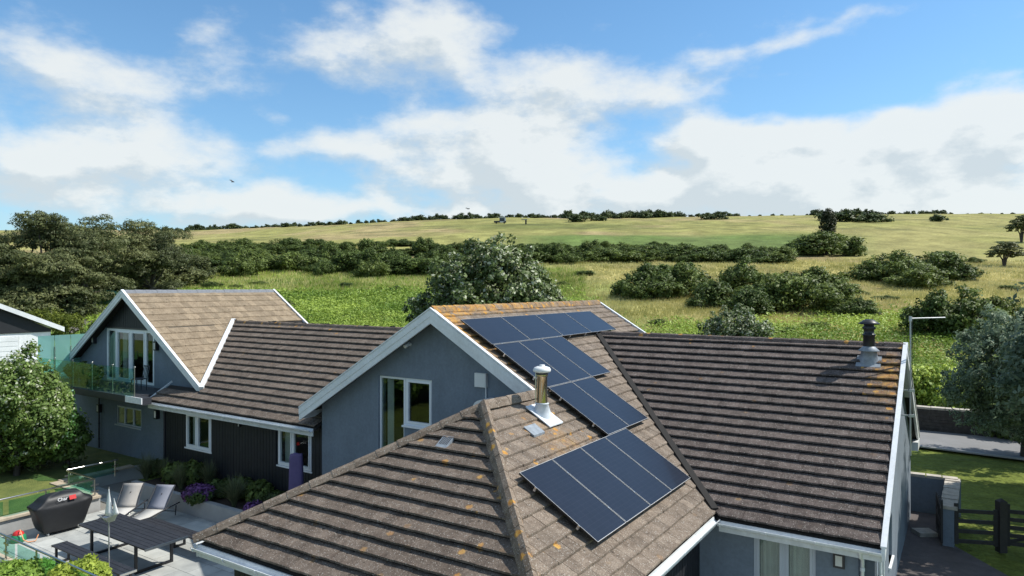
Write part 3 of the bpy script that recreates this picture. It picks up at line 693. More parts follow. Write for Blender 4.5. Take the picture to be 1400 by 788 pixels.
ridge_tiles((19.65,-9.6,-1.44), (19.65,-1.25,-1.44), r_right, MT['tile_dark'], lich=.35, h=.05)
ridge_tiles((17.786,-25.190,-1.447), (17.786,-11.063,-1.447), r_mid, MT['tile_mid'], lich=.3, h=.05)
ridge_tiles((14.322,-27.317,-.21), (21.275,-27.317,-.21), r_tan, MT['ridge_blue'], h=.07, w=.24)
# valleys: dark channel on the right wing, white strip on the tan roof
b = MB()
for k in range(14):
    a0 = k/14; a1 = (k+1)/14; p0 = H(19.6-5.3*a0, -9.63+5.3*a0, zpR(-9.63+5.3*a0)+.035); p1 = H(19.6-5.3*a1, -9.63+5.3*a1, zpR(-9.63+5.3*a1)+.035)
    b.beam(p0+Vector((0,0,.065)), p1+Vector((0,0,.065)), .15, .06)
b.build('valley_channel', MT['under'], r_right)
b = MB(); b.beam(H(17.828,-25.428,-1.373), H(14.229,-22.109,-3.509), .16, .10); b.build('valley_strip', MT['white'], r_tan)
b = MB(); b.beam(H(14.424,-24.185,-3.455), H(13.488,-24.185,-4.017), .04, .05); b.build('verge_strip', MT['gutter'], r_mid)

# barge boards (white) and gutters
def barge(apex, foot, parent, depth=.30, thick=.05, drop=.02, m='white', cap=True):
    A = Vector(apex); B = Vector(foot); b = MB(); side = Vector((1,0,0)) if abs(A.x-B.x) < .01 else Vector((0,1,0))
    zz = Vector((0,0,1)); a0 = A+zz*(-drop); b0 = B+zz*(-drop); hs = side*(thick/2)
    b.hexa([H(*q) for q in (a0-zz*depth-hs, b0-zz*depth-hs, b0-zz*depth+hs, a0-zz*depth+hs, a0-hs, b0-hs, b0+hs, a0+hs)])
    if cap:
        hs2 = side*(thick/2+.022); up = zz*.035
        b.hexa([H(*q) for q in (a0-hs2+zz*.001, b0-hs2+zz*.001, b0+hs2+zz*.001, a0+hs2+zz*.001, a0-hs2+up, b0-hs2+up, b0+hs2+up, a0+hs2+up)])
        # moulding along the lower third
        o2 = side*(-thick/2-.014); o3 = side*(-thick/2)
        b.hexa([H(*q) for q in (a0+o2-zz*(depth*.52), b0+o2-zz*(depth*.52), b0+o3-zz*(depth*.52), a0+o3-zz*(depth*.52), a0+o2-zz*.03, b0+o2-zz*.03, b0+o3-zz*.03, a0+o3-zz*.03)])
    return b.build('barge_board', MT[m], parent)
up_ = .10
barge((13.33,-11.1,ZM+up_), (13.33,-15.95,ZM-TAN*4.85+up_), r_main, .36, .06)
barge((13.33,-11.1,ZM+up_+.003), (13.33,-8.05,ZM-TAN*3.05+up_), r_main, .36, .06)
barge((22.74,-11.1,ZM+up_), (22.74,-8.6,ZM-TAN*2.5+up_), r_main, .2, .05)
barge((22.74,-11.1,ZM+up_), (22.74,-15.9,ZM-TAN*4.8+up_), r_main, .2, .05)
barge((14.271,-27.317,-.23+up_), (14.271,-22.126,-.23-TB*5.191+up_), r_tan, .27, .06)
barge((14.271,-27.317,-.23+up_+.003), (14.271,-32.508,-.23-TB*5.191+up_), r_tan, .27, .06)
barge((21.301,-27.317,-.23+up_), (21.301,-24.083,-.23-TB*3.234+up_), r_tan, .2, .05)
barge((19.65,-1.235,-1.49+up_), (14.13,-1.235,-4.80+up_), r_right, .22, .055)
barge((19.65,-1.235,-1.49+up_+.003), (25.15,-1.235,-4.80+up_), r_right, .22, .055)
def gutter(p, q, parent, m='gutter', r=.065, fascia=True, out=(-1,0,0)):
    """half-round gutter on a fascia board; p,q in house axes at the eave line"""
    p = Vector(p); q = Vector(q); o = Vector(out); b = MB(); pf = []
    for k in range(9):
        t = math.pi*k/8; pf.append((-math.cos(t)*r, -math.sin(t)*r))
    inner = [(x*.84, y*.84) for x, y in reversed(pf)]
    prof = pf+inner; n = len(prof)
    vs = [H(*(c+o*(r*.9+x)+Vector((0,0,y-.0)))) for c in (p, q) for (x, y) in prof]
    fs = [(i, (i+1) % n, n+(i+1) % n, n+i) for i in range(n)]+[tuple(range(n-1,-1,-1)), tuple(range(n, 2*n))]
    b.add(vs, fs)
    L_ = (q-p).length; d = (q-p).normalized()
    for k in range(int(L_/.9)+1):
        c = p+d*min(L_-.02, .05+k*.9)
        b.tube([H(*(c+o*(r*.9-math.cos(t)*(r+.008))+Vector((0,0,-math.sin(t)*(r+.008))))) for t in [math.pi*i/6 for i in range(7)]], .012, 5)
    g = b.build('gutter', MT[m], parent)
    if fascia:
        b = MB(); b.hexa([H(*x) for x in (p-o*.03+Vector((0,0,-.20)), q-o*.03+Vector((0,0,-.20)), q-o*.002+Vector((0,0,-.20)), p-o*.002+Vector((0,0,-.20)), p-o*.03+Vector((0,0,.02)), q-o*.03+Vector((0,0,.02)), q-o*.002+Vector((0,0,.02)), p-o*.002+Vector((0,0,.02)))])
        b.build('fascia', MT['white_old'], parent)
    b = MB(); b.hexa([H(*x) for x in (p+o*.01+Vector((0,0,-.045)), q+o*.01+Vector((0,0,-.045)), q+o*(r*1.6)+Vector((0,0,-.045)), p+o*(r*1.6)+Vector((0,0,-.045)), p+o*.01+Vector((0,0,-.040)), q+o*.01+Vector((0,0,-.040)), q+o*(r*1.6)+Vector((0,0,-.040)), p+o*(r*1.6)+Vector((0,0,-.040)))])
    b.build('gutter_bed', MT['gutter_in'], g)  if parent.parent is None else None
    return g
gutter((7.52,-11.80,ZE-.055), (7.52,-4.30,ZE-.055), r_hip, r=.075)
gutter((7.50,-4.31,ZE-.055), (14.2,-4.31,ZE-.055), r_main, out=(0,1,0))
gutter((14.2,-4.22,-4.80), (14.2,-1.26,-4.80), r_right, r=.075)
gutter((13.514,-24.168,-4.085), (13.514,-15.62,-4.085), r_mid, r=.075)
gutter((13.4,-15.9,-3.58), (22.7,-15.9,-3.58), r_main, out=(0,-1,0))
gutter((25.1,-9,-4.80), (25.1,-1.26,-4.80), r_right, out=(1,0,0))
gutter((7.5,-11.80,ZE-.055), (13.7,-11.80,ZE-.055), r_hip, out=(0,-1,0))

# ------------------------------------------------------------ walls with real openings
def wall(name, axis, c, outline, holes, m, depth=.28, sgn=1, parent=house, back=True):
    """axis 'u': wall in plane u=c facing -u, outline in (v,z); axis 'v': plane v=c facing +v, outline in (u,z). Openings have reveals and a dark room behind"""
    def pt(a, z, d=0): return H(c+d, a, z) if axis == 'u' else H(a, c-d*sgn, z)
    loops = [[Vector((a, z, 0)) for a, z in outline]]
    for (a0, a1, z0, z1) in holes: loops.append([Vector((a0,z0,0)),Vector((a0,z1,0)),Vector((a1,z1,0)),Vector((a1,z0,0))])
    tri = tessellate_polygon(loops); flat = [p for l in loops for p in l]
    b = MB(); b.add([pt(p.x, p.y) for p in flat], [tuple(t) for t in tri])
    b.add([pt(p.x, p.y, depth) for p in flat], [tuple(reversed(t)) for t in tri])
    n = len(outline)
    for i in range(n):
        (a, z), (a2, z2) = outline[i], outline[(i+1) % n]; b.add([pt(a,z), pt(a2,z2), pt(a2,z2,depth), pt(a,z,depth)], [(0,1,2,3)])
    for (a0, a1, z0, z1) in holes:
        for (p, q) in (((a0,z0),(a1,z0)),((a1,z0),(a1,z1)),((a1,z1),(a0,z1)),((a0,z1),(a0,z0))):
            b.add([pt(*p), pt(*q), pt(*q, depth), pt(*p, depth)], [(0,1,2,3)])
        D = 2.2; A0, A1, Z0, Z1 = a0-.5, a1+.5, z0-.1, z1+.15   # the room behind
        cs = [(A0,Z0),(A1,Z0),(A1,Z1),(A0,Z1)]
        for i in range(4):
            p, q = cs[i], cs[(i+1) % 4]; b.add([pt(*p, depth+.01), pt(*q, depth+.01), pt(*q, D), pt(*p, D)], [(0,1,2,3)], 1)
        b.add([pt(*p, D) for p in cs], [(0,1,2,3)], 1)
    o = b.build(name, [MT[m], MT['room']], parent); return o
def window(axis, c, a0, a1, z0, z1, splits=(), sgn=1, fm='frame', curtain=None, inset=.09, sill=True, fw=.06, sash=(), parent=house, label=None, bar=.07):
    def pt(a, z, d=0): return H(c+d, a, z) if axis == 'u' else H(a, c-d*sgn, z)
    def bar_(b, A0, A1, Z0, Z1, d0, d1):
        b.hexa([pt(A0,Z0,d0),pt(A1,Z0,d0),pt(A1,Z0,d1),pt(A0,Z0,d1),pt(A0,Z1,d0),pt(A1,Z1,d0),pt(A1,Z1,d1),pt(A0,Z1,d1)])
    d0, d1 = inset, inset+.07
    b = MB(); bar_(b,a0+.002,a0+fw,z0+.002,z1-.002,d0,d1); bar_(b,a1-fw,a1-.002,z0+.002,z1-.002,d0,d1); bar_(b,a0+fw,a1-fw,z1-fw,z1-.002,d0,d1); bar_(b,a0+fw,a1-fw,z0+.002,z0+fw,d0,d1)
    w = b.build('window', MT[fm], parent)
    if label: w['label'] = label
    xs = [a0+fw]+[s for s in splits]+[a1-fw]
    for i, s in enumerate(splits):
        b = MB(); bar_(b, s-bar/2, s+bar/2, z0+fw, z1-fw, d0-.004, d1-.004); b.build('mullion', MT[fm], w)
    for i in range(len(xs)-1):
        A0 = xs[i]+(bar/2 if i else 0); A1 = xs[i+1]-(bar/2 if i < len(xs)-2 else 0)
        if i in sash:
            b = MB(); f = .05; e0 = d0-.02
            bar_(b,A0,A0+f,z0+fw,z1-fw,e0,d1-.02); bar_(b,A1-f,A1,z0+fw,z1-fw,e0,d1-.02); bar_(b,A0+f,A1-f,z1-fw-f,z1-fw,e0,d1-.02); bar_(b,A0+f,A1-f,z0+fw,z0+fw+f,e0,d1-.02)
            b.build('sash', MT[fm], w)
        b = MB(); bar_(b, A0, A1, z0+fw, z1-fw, d0+.03, d0+.042); b.build('pane', MT['glass'], w)
    if curtain:
        for (ca, cb) in curtain:
            b = MB(); n = 14; vs = []
            for k in range(n+1):
                a = ca+(cb-ca)*k/n; dd = inset+.22+.035*math.sin(k*2.2)
                vs += [pt(a, z0+.05, dd), pt(a, z1-.03, dd)]
            b.add(vs, [(2*k, 2*k+1, 2*k+3, 2*k+2) for k in range(n)], smooth=True); b.build('curtain', MT['curtain'], w)
    if sill:
        b = MB(); bar_(b, a0-.05, a1+.05, z0-.045, z0, -.05, inset+.02); b.build('sill', MT[fm], w)
    return w
def cladding(name, axis, c, outline_fn, a0, a1, step, m='board', holes=(), parent=house, proud=.03, sgn=1):
    """vertical boards, joined into one part: outline_fn(a)->(zlow, zhigh)"""
    def pt(a, z, d=0): return H(c+d, a, z) if axis == 'u' else H(a, c-d*sgn, z)
    b = MB(); n = int((a1-a0)/step)
    for k in range(n):
        A0 = a0+k*step+.007; A1 = a0+(k+1)*step-.007; am = (A0+A1)/2; segs = [outline_fn(am)]
        for (h0, h1, y0, y1) in holes:
            if A1 > h0 and A0 < h1:
                ns = []
                for (p, q) in segs: ns += [(p, min(q, y0)), (max(p, y1), q)]
                segs = [s for s in ns if s[1]-s[0] > .02]
        for (p, q) in segs:
            if q-p < .02: continue
            d = -proud+random.uniform(-.002, .002)
            b.hexa([pt(A0,p,d),pt(A1,p,d),pt(A1,p,-.0005),pt(A0,p,-.0005),pt(A0,q,d),pt(A1,q,d),pt(A1,q,-.0005),pt(A0,q,-.0005)], 0, random.random())
    o = b.build(name, MT[m], parent); o['kind'] = 'stuff'; return o
ZG = -7.1; ZG2 = -6.72
# main gable wall
roofM = lambda v: ZM-.13-TAN*abs(v+11.1)
hm = [(-13.28,-12.38,-4.62,-2.40),(-12.38,-11.42,-3.60,-2.40)]
holeM = [(-13.28,-11.42,-4.62,-2.40)]
outM = [(-15.5,ZG2),(-15.5,roofM(-15.5)),(-11.1,ZM-.13),(-4.75,roofM(-4.75)),(-4.75,ZG)]
# the door-window: tall light on the left, short one on the right, so the opening is an L; fill below the short light
wall('gable_wall', 'u', 13.75, outM, holeM, 'render')
b = MB(); b.box((13.752,-12.36,-4.63),(13.99,-11.415,-3.66), H); b.build('wall_infill', MT['render'], house)
window('u', 13.75, -13.28, -12.36, -4.62, -2.40, curtain=[(-13.2,-12.95)], sill=False, inset=.05)
window('u', 13.75, -12.355, -11.42, -3.64, -2.40, sash=(0,), inset=.05)
# side and front walls of the hipped block
wall('side_wall', 'v', -4.75, [(8.0,ZG),(8.0,-4.80),(14.58,-4.80),(14.58,ZG)], [(9.9,12.2,-6.9,-4.95)], 'board', sgn=1)
window('v', -4.75, 9.9, 12.2, -6.9, -4.95, splits=(11.05,), fm='black', sill=False)
cladding('cladding', 'v', -4.75, lambda a: (ZG, -4.82), 8.0, 14.5, .16, holes=[(9.9,12.2,-6.9,-4.95)])
wall('front_wall', 'u', 8.0, [(-11.35,ZG),(-11.35,-4.80),(-4.75,-4.80),(-4.75,ZG)], [(-10.35,-7.2,-6.95,-5.0)], 'board')
window('u', 8.0, -10.35, -7.2, -6.95, -5.0, splits=(-8.8,), fm='black', sill=False)
cladding('cladding', 'u', 8.0, lambda a: (ZG, -4.82), -11.35, -4.75, .15, holes=[(-10.35,-7.2,-6.95,-5.0)])
wall('side_wall', 'v', -11.35, [(8.0,ZG),(8.0,-4.80),(13.75,-4.80),(13.75,ZG)], [], 'board', sgn=-1)
# right wing
wall('front_wall', 'u', 14.6, [(-4.75,ZG),(-4.75,-4.85),(-1.42,-4.85),(-1.42,ZG)], [(-3.63,-2.45,-6.95,-5.0)], 'render')
window('u', 14.6, -3.63, -2.45, -6.95, -5.0, splits=(-3.04,), sash=(0,1), fm='frame2', sill=False, inset=.03, curtain=[(-3.55,-3.1),(-2.98,-2.5)])
wall('gable_end_wall', 'v', -1.42, [(14.6,ZG),(14.6,-4.66),(19.65,-1.62),(24.7,-4.66),(24.7,ZG)], [(17.4,18.2,-6.2,-5.2)], 'render')
window('v', -1.42, 17.4, 18.2, -6.2, -5.2, fm='frame')
b = MB()       # pale soffit boarding under the verge
b.hexa([H(14.2,-1.42,-4.86),H(14.2,-1.265,-4.86),H(19.65,-1.265,-1.60),H(19.65,-1.42,-1.60),H(14.2,-1.42,-4.83),H(14.2,-1.265,-4.83),H(19.65,-1.265,-1.57),H(19.65,-1.42,-1.57)])
b.box((24.3,-1.42,-4.98),(25.1,-1.20,-4.72), H)
b.hexa([H(25.1,-1.265,-4.86),H(25.1,-1.42,-4.86),H(19.65,-1.42,-1.60),H(19.65,-1.265,-1.60),H(25.1,-1.265,-4.83),H(25.1,-1.42,-4.83),H(19.65,-1.42,-1.57),H(19.65,-1.265,-1.57)])
b.build('soffit', MT['white_old'], house)
wall('rear_wall', 'u', 24.4, [(-15.5,ZG),(-15.5,-4.85),(-1.72,-4.85),(-1.72,ZG)], [], 'render2')
# middle wing, dark boards
H1 = (-22.534,-21.088,-5.531,-4.340); H2 = (-17.667,-16.169,-5.463,-4.281)
wall('clad_wall', 'u', 13.956, [(-23.913,ZG2),(-23.913,-4.127),(-15.52,-4.127),(-15.52,ZG2)], [H1, H2], 'board')
cladding('cladding', 'u', 13.956, lambda a: (ZG2, -4.144), -23.913, -15.52, .15, holes=[H1, H2])
window('u', 13.956, *H1, splits=(-21.888,), sash=(0,1), inset=-.02, curtain=[(-22.466,-22.083)])
window('u', 13.956, *H2, splits=(-17.003,), sash=(0,1), inset=-.02, curtain=[(-17.616,-17.190)])
wall('return_wall', 'v', -23.913, [(13.956,ZG2),(13.956,-3.915),(14.637,-3.659),(14.637,ZG2)], [], 'render2', sgn=-1)
# balcony wing
roofL = lambda v: -.23-.12-TB*abs(v+27.317)
HD = (-29.189,-25.743,-3.761,-1.685); HW = (-28.466,-26.636,-5.489,-4.749)
wall('balcony_gable_wall', 'u', 14.637, [(-32.083,ZG2),(-32.083,roofL(-32.083)),(-27.317,-.39),(-22.552,roofL(-22.552)),(-22.552,-3.659),(-23.913,-3.659),(-23.913,ZG2)], [HD, HW], 'render')
cladding('gable_cladding', 'u', 14.637, lambda a: (-1.642, roofL(a)), -29.317, -25.317, .16)
b = MB(); b.box((14.586,-29.360,-1.668),(14.637,-25.275,-1.617), H); b.build('cladding_drip', MT['black'], house)
window('u', 14.637, *HD, splits=(-28.466,-27.402,-26.338), sash=(1,2), inset=.0, sill=False, fw=.09, bar=.13, curtain=[(-29.104,-28.594),(-28.381,-27.998)])
window('u', 14.637, *HW, splits=(-27.870,-27.232), inset=.02, fm='frame2')
wall('side_wall', 'v', -32.083, [(14.637,ZG2),(14.637,-3.489),(20.935,-3.489),(20.935,ZG2)], [], 'render', sgn=-1)

# ------------------------------------------------------------ balcony
bal = MB(); bal.box((12.978,-31.444,-4.068),(14.633,-24.253,-3.829), H); bal.box((12.978,-24.252,-4.067),(13.30,-23.55,-3.830), H)
balcony = bal.build('balcony', MT['blackm'], house)
b = MB(); b.box((12.944,-31.444,-4.034),(12.976,-24.594,-3.821), H); b.build('edge_trim', MT['blackm'], balcony)  # black stands in for the shaded stretch of the slab edge
b = MB(); b.box((12.939,-24.585,-4.03),(12.976,-23.55,-3.815), H); b.build('edge_trim', MT['white'], balcony)  # white stands in for the sunlit end of the same edge
for k in range(5):
    v0 = -31.402+k*1.447; b = MB(); b.box((13.012,v0+.02,-3.821),(13.022,v0+1.430,-2.859), H); b.build('glass_panel', MT['clear'], balcony)
    b = MB(); b.tube([H(13.046,v0+1.447,-3.829),H(13.046,v0+1.447,-2.808)], .018, 8); b.lathe(H(13.046,v0+1.447,-2.808),[(0,.02),(.035,.02),(.035,0),(0,0)],10); b.build('post', MT['steel'], balcony)
for k in range(3):       # tall privacy screen along the far side and its return
    u0 = 13.037+k*.62; b = MB(); b.box((u0+.01,-31.402,-3.821),(u0+.61,-31.392,-2.008), H); b.build('privacy_pane', MT['green'], balcony)
    if k: b = MB(); b.tube([H(u0,-31.368,-3.829),H(u0,-31.368,-2.468)], .018, 8); b.build('post', MT['steel'], balcony)
# ------------------------------------------------------------ flues, vents, fixtures on the house
def on_main(px, py): return on_plane(px, py, (0, TAN, 1), ZE+TAN*VE)
def on_right(px, py): return on_plane(px, py, (-TAN, 0, 1), -1.49-TAN*19.65)
p = on_main(741, 572); c = H(p.x, p.y, p.z); fl = MB()
fl.lathe(c, [(.20,-.12),(.195,.10),(.135,.30),(.15,.31),(.13,.335)], 24)
fl.hexa([H(p.x-.26,p.y+.34,p.z-.204+.09),H(p.x+.30,p.y+.34,p.z-.204+.09),H(p.x+.30,p.y-.25,p.z+.15+.09),H(p.x-.26,p.y-.25,p.z+.15+.09),H(p.x-.26,p.y+.34,p.z-.204+.115),H(p.x+.30,p.y+.34,p.z-.204+.115),H(p.x+.30,p.y-.25,p.z+.15+.115),H(p.x-.26,p.y-.25,p.z+.15+.115)])
base = fl.build('flue_flashing', MT['lead'], r_main)
fl = MB(); fl.lathe(c, [(.115,.30),(.115,.88),(.125,.885),(.125,.93)], 24); fl.build('flue_pipe', MT['flue'], r_main)
fl = MB(); fl.lathe(c, [(.125,.93),(.135,.95),(.125,.97),(.125,.99)], 24); fl.build('flue_collar', MT['blackm'], r_main)
fl = MB(); fl.lathe(c, [(.135,.97),(.185,.985),(.19,1.03),(.165,1.075),(.09,1.10),(.0,1.105)], 24); fl.lathe(c, [(.06,1.10),(.06,1.13),(.0,1.135)], 12); fl.build('flue_cap', MT['plastic'], r_main)
fl = MB()
for k in (-1, 1): fl.beam(c+AU*(.05*k)-AV*.13+Vector((0,0,.3)), c+AU*(.05*k)-AV*.13+Vector((0,0,.95)), .015, .015)
fl.build('flue_strap', MT['steel'], r_main)
def vent_tile(p, du, dv, n, m, roof, name, h=.03, slats=0):
    # a raised rectangle lying on a slope; n: which slope
    def z(u, v): return (ZE+TAN*(VE-v)) if n == 'main' else (ZE+TAN*(u-7.55))
    b = MB(); q = [(p.x,p.y),(p.x+du,p.y),(p.x+du,p.y+dv),(p.x,p.y+dv)]
    b.hexa([H(u, v, z(u, v)+.05) for u, v in q]+[H(u, v, z(u, v)+.085+h) for u, v in q])
    o = b.build(name, MT[m], roof)
    if slats:
        b = MB()
        for k in range(slats):
            f = (k+.3)/slats; u0 = p.x+du*.25; u1 = p.x+du*.85; va = p.y+dv*(.1+.8*f); vb = va+dv*.05
            b.hexa([H(u, v, z(u, v)+.085+h) for u, v in ((u0,va),(u1,va),(u1,vb),(u0,vb))]+[H(u, v, z(u, v)+.092+h) for u, v in ((u0,va),(u1,va),(u1,vb),(u0,vb))])
        b.build('louvre', MT['black'], o)
    return o
p = on_main(716, 590); vent_tile(p, .42, .24, 'main', 'leadg', r_main, 'vent_tile', .008)
q = on_plane(607, 612, (-TAN, 0, 1), ZE-TAN*7.55); vent_tile(Vector((q.x-.12, q.y-.12, 0)), .26, .26, 'front', 'leadg', r_hip, 'vent_tile', .02, 6)
# black flue on the right wing
p = on_right(1188, 496); c = H(p.x, p.y, p.z); fl = MB()
fl.lathe(c, [(.225,-.16),(.21,.10),(.17,.28),(.235,.285),(.235,.30),(.13,.40)], 24)
fl.hexa([H(p.x-.25,p.y-.27,p.z-.15+.05),H(p.x-.25,p.y+.27,p.z-.15+.05),H(p.x+.2,p.y+.27,p.z+.12+.05),H(p.x+.2,p.y-.27,p.z+.12+.05),H(p.x-.25,p.y-.27,p.z-.15+.075),H(p.x-.25,p.y+.27,p.z-.15+.075),H(p.x+.2,p.y+.27,p.z+.12+.075),H(p.x+.2,p.y-.27,p.z+.12+.075)])
fl.build('flue_flashing', MT['leadg'], r_right)
fl = MB(); fl.lathe(c, [(.13,.38),(.13,.66),(.145,.665),(.145,.70),(.115,.705),(.115,.80),(.16,.85),(.115,.90),(.115,.96)], 24); fl.build('flue_pipe', MT['black'], r_right)
fl = MB(); fl.lathe(c, [(.12,.93),(.24,.945),(.245,.965),(.16,1.01),(.13,1.04),(.06,1.06),(0,1.065)], 24); fl.build('flue_cowl', MT['black'], r_right)
# aerial mast with arm on the right gable
mast = on_u(1245, 434, 19.1); top = H(19.1, -1.10, mast.z); 
am = empty('aerial_mast', Vector((top.x, top.y, top.z-3.3)), 'thin grey steel mast with a horizontal arm, fixed to the right gable end', 'aerial mast')
b = MB(); b.tube([top+Vector((0,0,-3.3)), top], .020, 10); b.build('pole', MT['zinc'], am)
b = MB(); b.tube([top+Vector((-.01,0,-.03)), top+Vector((.84,.02,-.01))], .017, 8); b.tube([top+Vector((0,0,-.10)), top+Vector((0,0,.02))], .036, 8); b.build('arm', MT['zinc'], am)
b = MB(); b.tube([top+Vector((.03,-.02,-.05)), top+Vector((.035,-.01,-.9)), top+Vector((.02,-.03,-1.9)), top+Vector((.03,0,-3.0))], .007, 6); b.build('cable', MT['black'], am)
for dz in (-1.75, -2.35):
    b = MB(); b.beam(top+Vector((0,0,dz)), top+Vector((0,0,dz))-AV*.30, .03, .03); b.beam(top+Vector((-.06,-.03,dz)), top+Vector((.07,-.03,dz)), .05, .06); b.build('bracket', MT['zinc'], am)
# security camera under the gable, white box with conduit, white lidded vent behind the ridge
q = on_u(559, 471, 13.70); c = H(q.x, q.y, q.z); b = MB()
b.tube([c+AU*.05, c-AU*.02], .05, 12); b.tube([c-AU*.02, c-AU*.16-Vector((0,0,.05))], .048, 12); b.build('security_camera', MT['plastic'], house)
q = on_u(657, 520, 13.68); b = MB(); b.box((13.66,q.y-.17,q.z-.17),(13.748,q.y+.17,q.z+.17), H); b.box((13.65,q.y-.15,q.z-.15),(13.66,q.y+.15,q.z+.15), H)
bx = b.build('junction_box', MT['plastic'], house)
b = MB(); b.tube([H(13.72,q.y+.13,q.z-.15), H(13.72,q.y+.14,q.z-.8)], .018, 8); b.build('conduit', MT['plastic'], bx)
q = on_u(669, 548, 13.55); b = MB(); c0 = Vector((13.45, q.y, q.z))
for k in range(10):
    t0 = math.pi*k/10; t1 = math.pi*(k+1)/10; r = .30
    f = lambda t, u: H(u, q.y-math.cos(t)*r, q.z-.14+math.sin(t)*.19)
    b.add([f(t0,13.30),f(t1,13.30),f(t1,13.74),f(t0,13.74)], [(0,1,2,3)], smooth=True)
    b.add([H(13.30,q.y,q.z-.14),f(t0,13.30),f(t1,13.30)], [(0,1,2)])
b.add([H(13.30,q.y-.30,q.z-.14),H(13.74,q.y-.30,q.z-.14),H(13.74,q.y+.30,q.z-.14),H(13.30,q.y+.30,q.z-.14)], [(0,1,2,3)]); b.build('lidded_vent', MT['plastic'], house)
# wall lights
def lamp_box(u, v, z, w=.11, h=.3, d=.10, parent=house, axis='u', nm='wall_light'):
    b = MB(); b.box((u-d,v-w/2,z-h/2),(u-.001,v+w/2,z+h/2), H); o = b.build(nm, MT['black'], parent)
    b = MB(); b.box((u-d-.006,v-w*.3,z-h*.35),(u-d,v+w*.3,z+h*.35), H); b.build('lens', MT['curtain'], o); return o
lamp_box(14.6, -2.03, -5.25, .20, .28, .06); 
q = on_u(131, 464, 14.637); lamp_box(14.637, q.y, q.z, .16, .34, .14)
q = on_u(216, 473, 14.637); lamp_box(14.637, q.y, q.z, .16, .34, .14)
q = on_u(217, 566, 13.92); lamp_box(13.92, q.y, q.z, .16, .34, .14)
q = on_u(138, 558, 14.637); lamp_box(14.637, q.y, q.z, .16, .34, .14)
q = on_u(329, 581, 13.92); lamp_box(13.92, q.y, q.z, .07, .10, .08)
def pipe(pts, r=.034, m='gutter', nm='downpipe', parent=house, coll=True):
    b = MB(); b.tube([H(*p) for p in pts], r, 10)
    if coll:
        (x0,y0,z0),(x1,y1,z1) = pts[-2], pts[-1]
        for f in (.1,.35,.6,.85): a = H(x0+(x1-x0)*f, y0+(y1-y0)*f, z0+(z1-z0)*f); b.tube([a-Vector((0,0,.03)), a+Vector((0,0,.03))], r+.01, 10)
    return b.build(nm, MT[m], parent)
pipe([(14.16,-1.62,-4.86),(14.20,-1.62,-4.98),(14.52,-1.62,-5.12),(14.53,-1.62,-7.0)])
pipe([(14.9,-1.36,-4.7),(14.95,-1.36,-7.05)], .034); pipe([(15.5,-1.36,-4.4),(15.55,-1.36,-7.05)], .022)
pipe([(14.75,-1.38,-6.3),(14.75,-1.25,-6.1),(14.9,-1.22,-6.2),(14.9,-1.22,-6.9)], .04, coll=False)
pipe([(14.58,-29.7,-4.1),(14.58,-29.7,-6.6)], .03, 'blackm')
pipe([(13.90,-23.8,-4.25),(13.90,-23.8,-6.6)], .03, 'blackm')

# ------------------------------------------------------------ solar panels: one thing each
PW, PL, GAP = 1.105, 1.742, .020
RISE = .20
NP = (AV*(TAN/math.hypot(1,TAN))+Vector((0,0,1/math.hypot(1,TAN)))).normalized()
UPS = (-AV*(1/math.hypot(1,TAN))+Vector((0,0,TAN/math.hypot(1,TAN)))).normalized()
def panel_proto():
    root = empty('solar_panel', (0,0,0))
    def P_(a, b_, c_): return Vector((a, b_, c_))
    fb = MB(); hw, hl = PW/2, PL/2; f = .011
    for a in ((-hw,-hl,-.035),(hw-f,-hl,-.035)): fb.box(a, (a[0]+f, hl, 0))
    for a in ((-hw+f,-hl,-.035),(-hw+f,hl-f,-.035)): fb.box(a, (hw-f, a[1]+f, 0))
    fb.build('frame', MT['black'], root); lp = MB(); w_ = .007
    lp.box((-hw,-hl,.0005),(-hw+w_,hl,.002)); lp.box((hw-w_,-hl,.0005),(hw,hl,.002)); lp.box((-hw+w_,-hl,.0005),(hw-w_,-hl+w_,.002)); lp.box((-hw+w_,hl-w_,.0005),(hw-w_,hl,.002)); lp.build('frame_lip', MT['zinc'], root)
    g = MB(); g.box((-hw+f,-hl+f,-.012),(hw-f,hl-f,-.003)); g.build('cell_sheet', MT['cells'], root)
    for y in (-hl*.55, hl*.55): r = MB(); r.box((-hw-.02,y-.02,-.075),(hw+.02,y+.02,-.037)); r.build('rail', MT['alu'], root)
    for y in (-hl*.55, hl*.55): c = MB(); c.box((-hw-.018,y-.02,-.03),(-hw-.001,y+.02,.006)); c.build('clamp', MT['steel'], root)
    return root
dpl = ZE+TAN*VE + RISE*math.hypot(1, TAN)
def on_pl(px, py): return on_plane(px, py, (0, TAN, 1), dpl)
proto = panel_proto(); used = False
a1 = on_pl(630, 437); a4 = on_pl(712, 648)
S0 = lambda q: (q.y-VE)*(-math.hypot(1,TAN))          # distance up the slope
def place_panel(u, s, landscape, label):
    """u: left edge along the ridge, s: upper edge measured up the slope"""
    global used
    w, l = (PL, PW) if landscape else (PW, PL)
    cu = u+w/2; sc = s-l/2; v = VE-sc/math.hypot(1,TAN); z = dpl-TAN*v
    o = copy_tree(proto) if used else proto; used = True
    X, Y = (UPS, -AU) if landscape else (AU, UPS)
    M_ = Matrix((X, Y, NP)).transposed().to_4x4(); M_.translation = H(cu, v, z); o.matrix_world = M_
    tag(o, label, 'solar panel', 'black solar panels on the main roof')
s_ = S0(a1); uu = a1.x
w_ = ['leftmost, at the lichen-covered verge', 'second from the left', 'third from the left', 'rightmost above the dark valley']
for k in range(4): place_panel(uu+k*(PL+GAP), s_, True, 'sideways black solar panel in the top row, '+w_[k])
s2 = s_-PW-GAP; w_ = ['leftmost', 'middle one', 'rightmost']
for k in range(3): place_panel(uu+.02+k*(PW+GAP), s2, False, 'upright black solar panel in the second row down of three, '+w_[k])
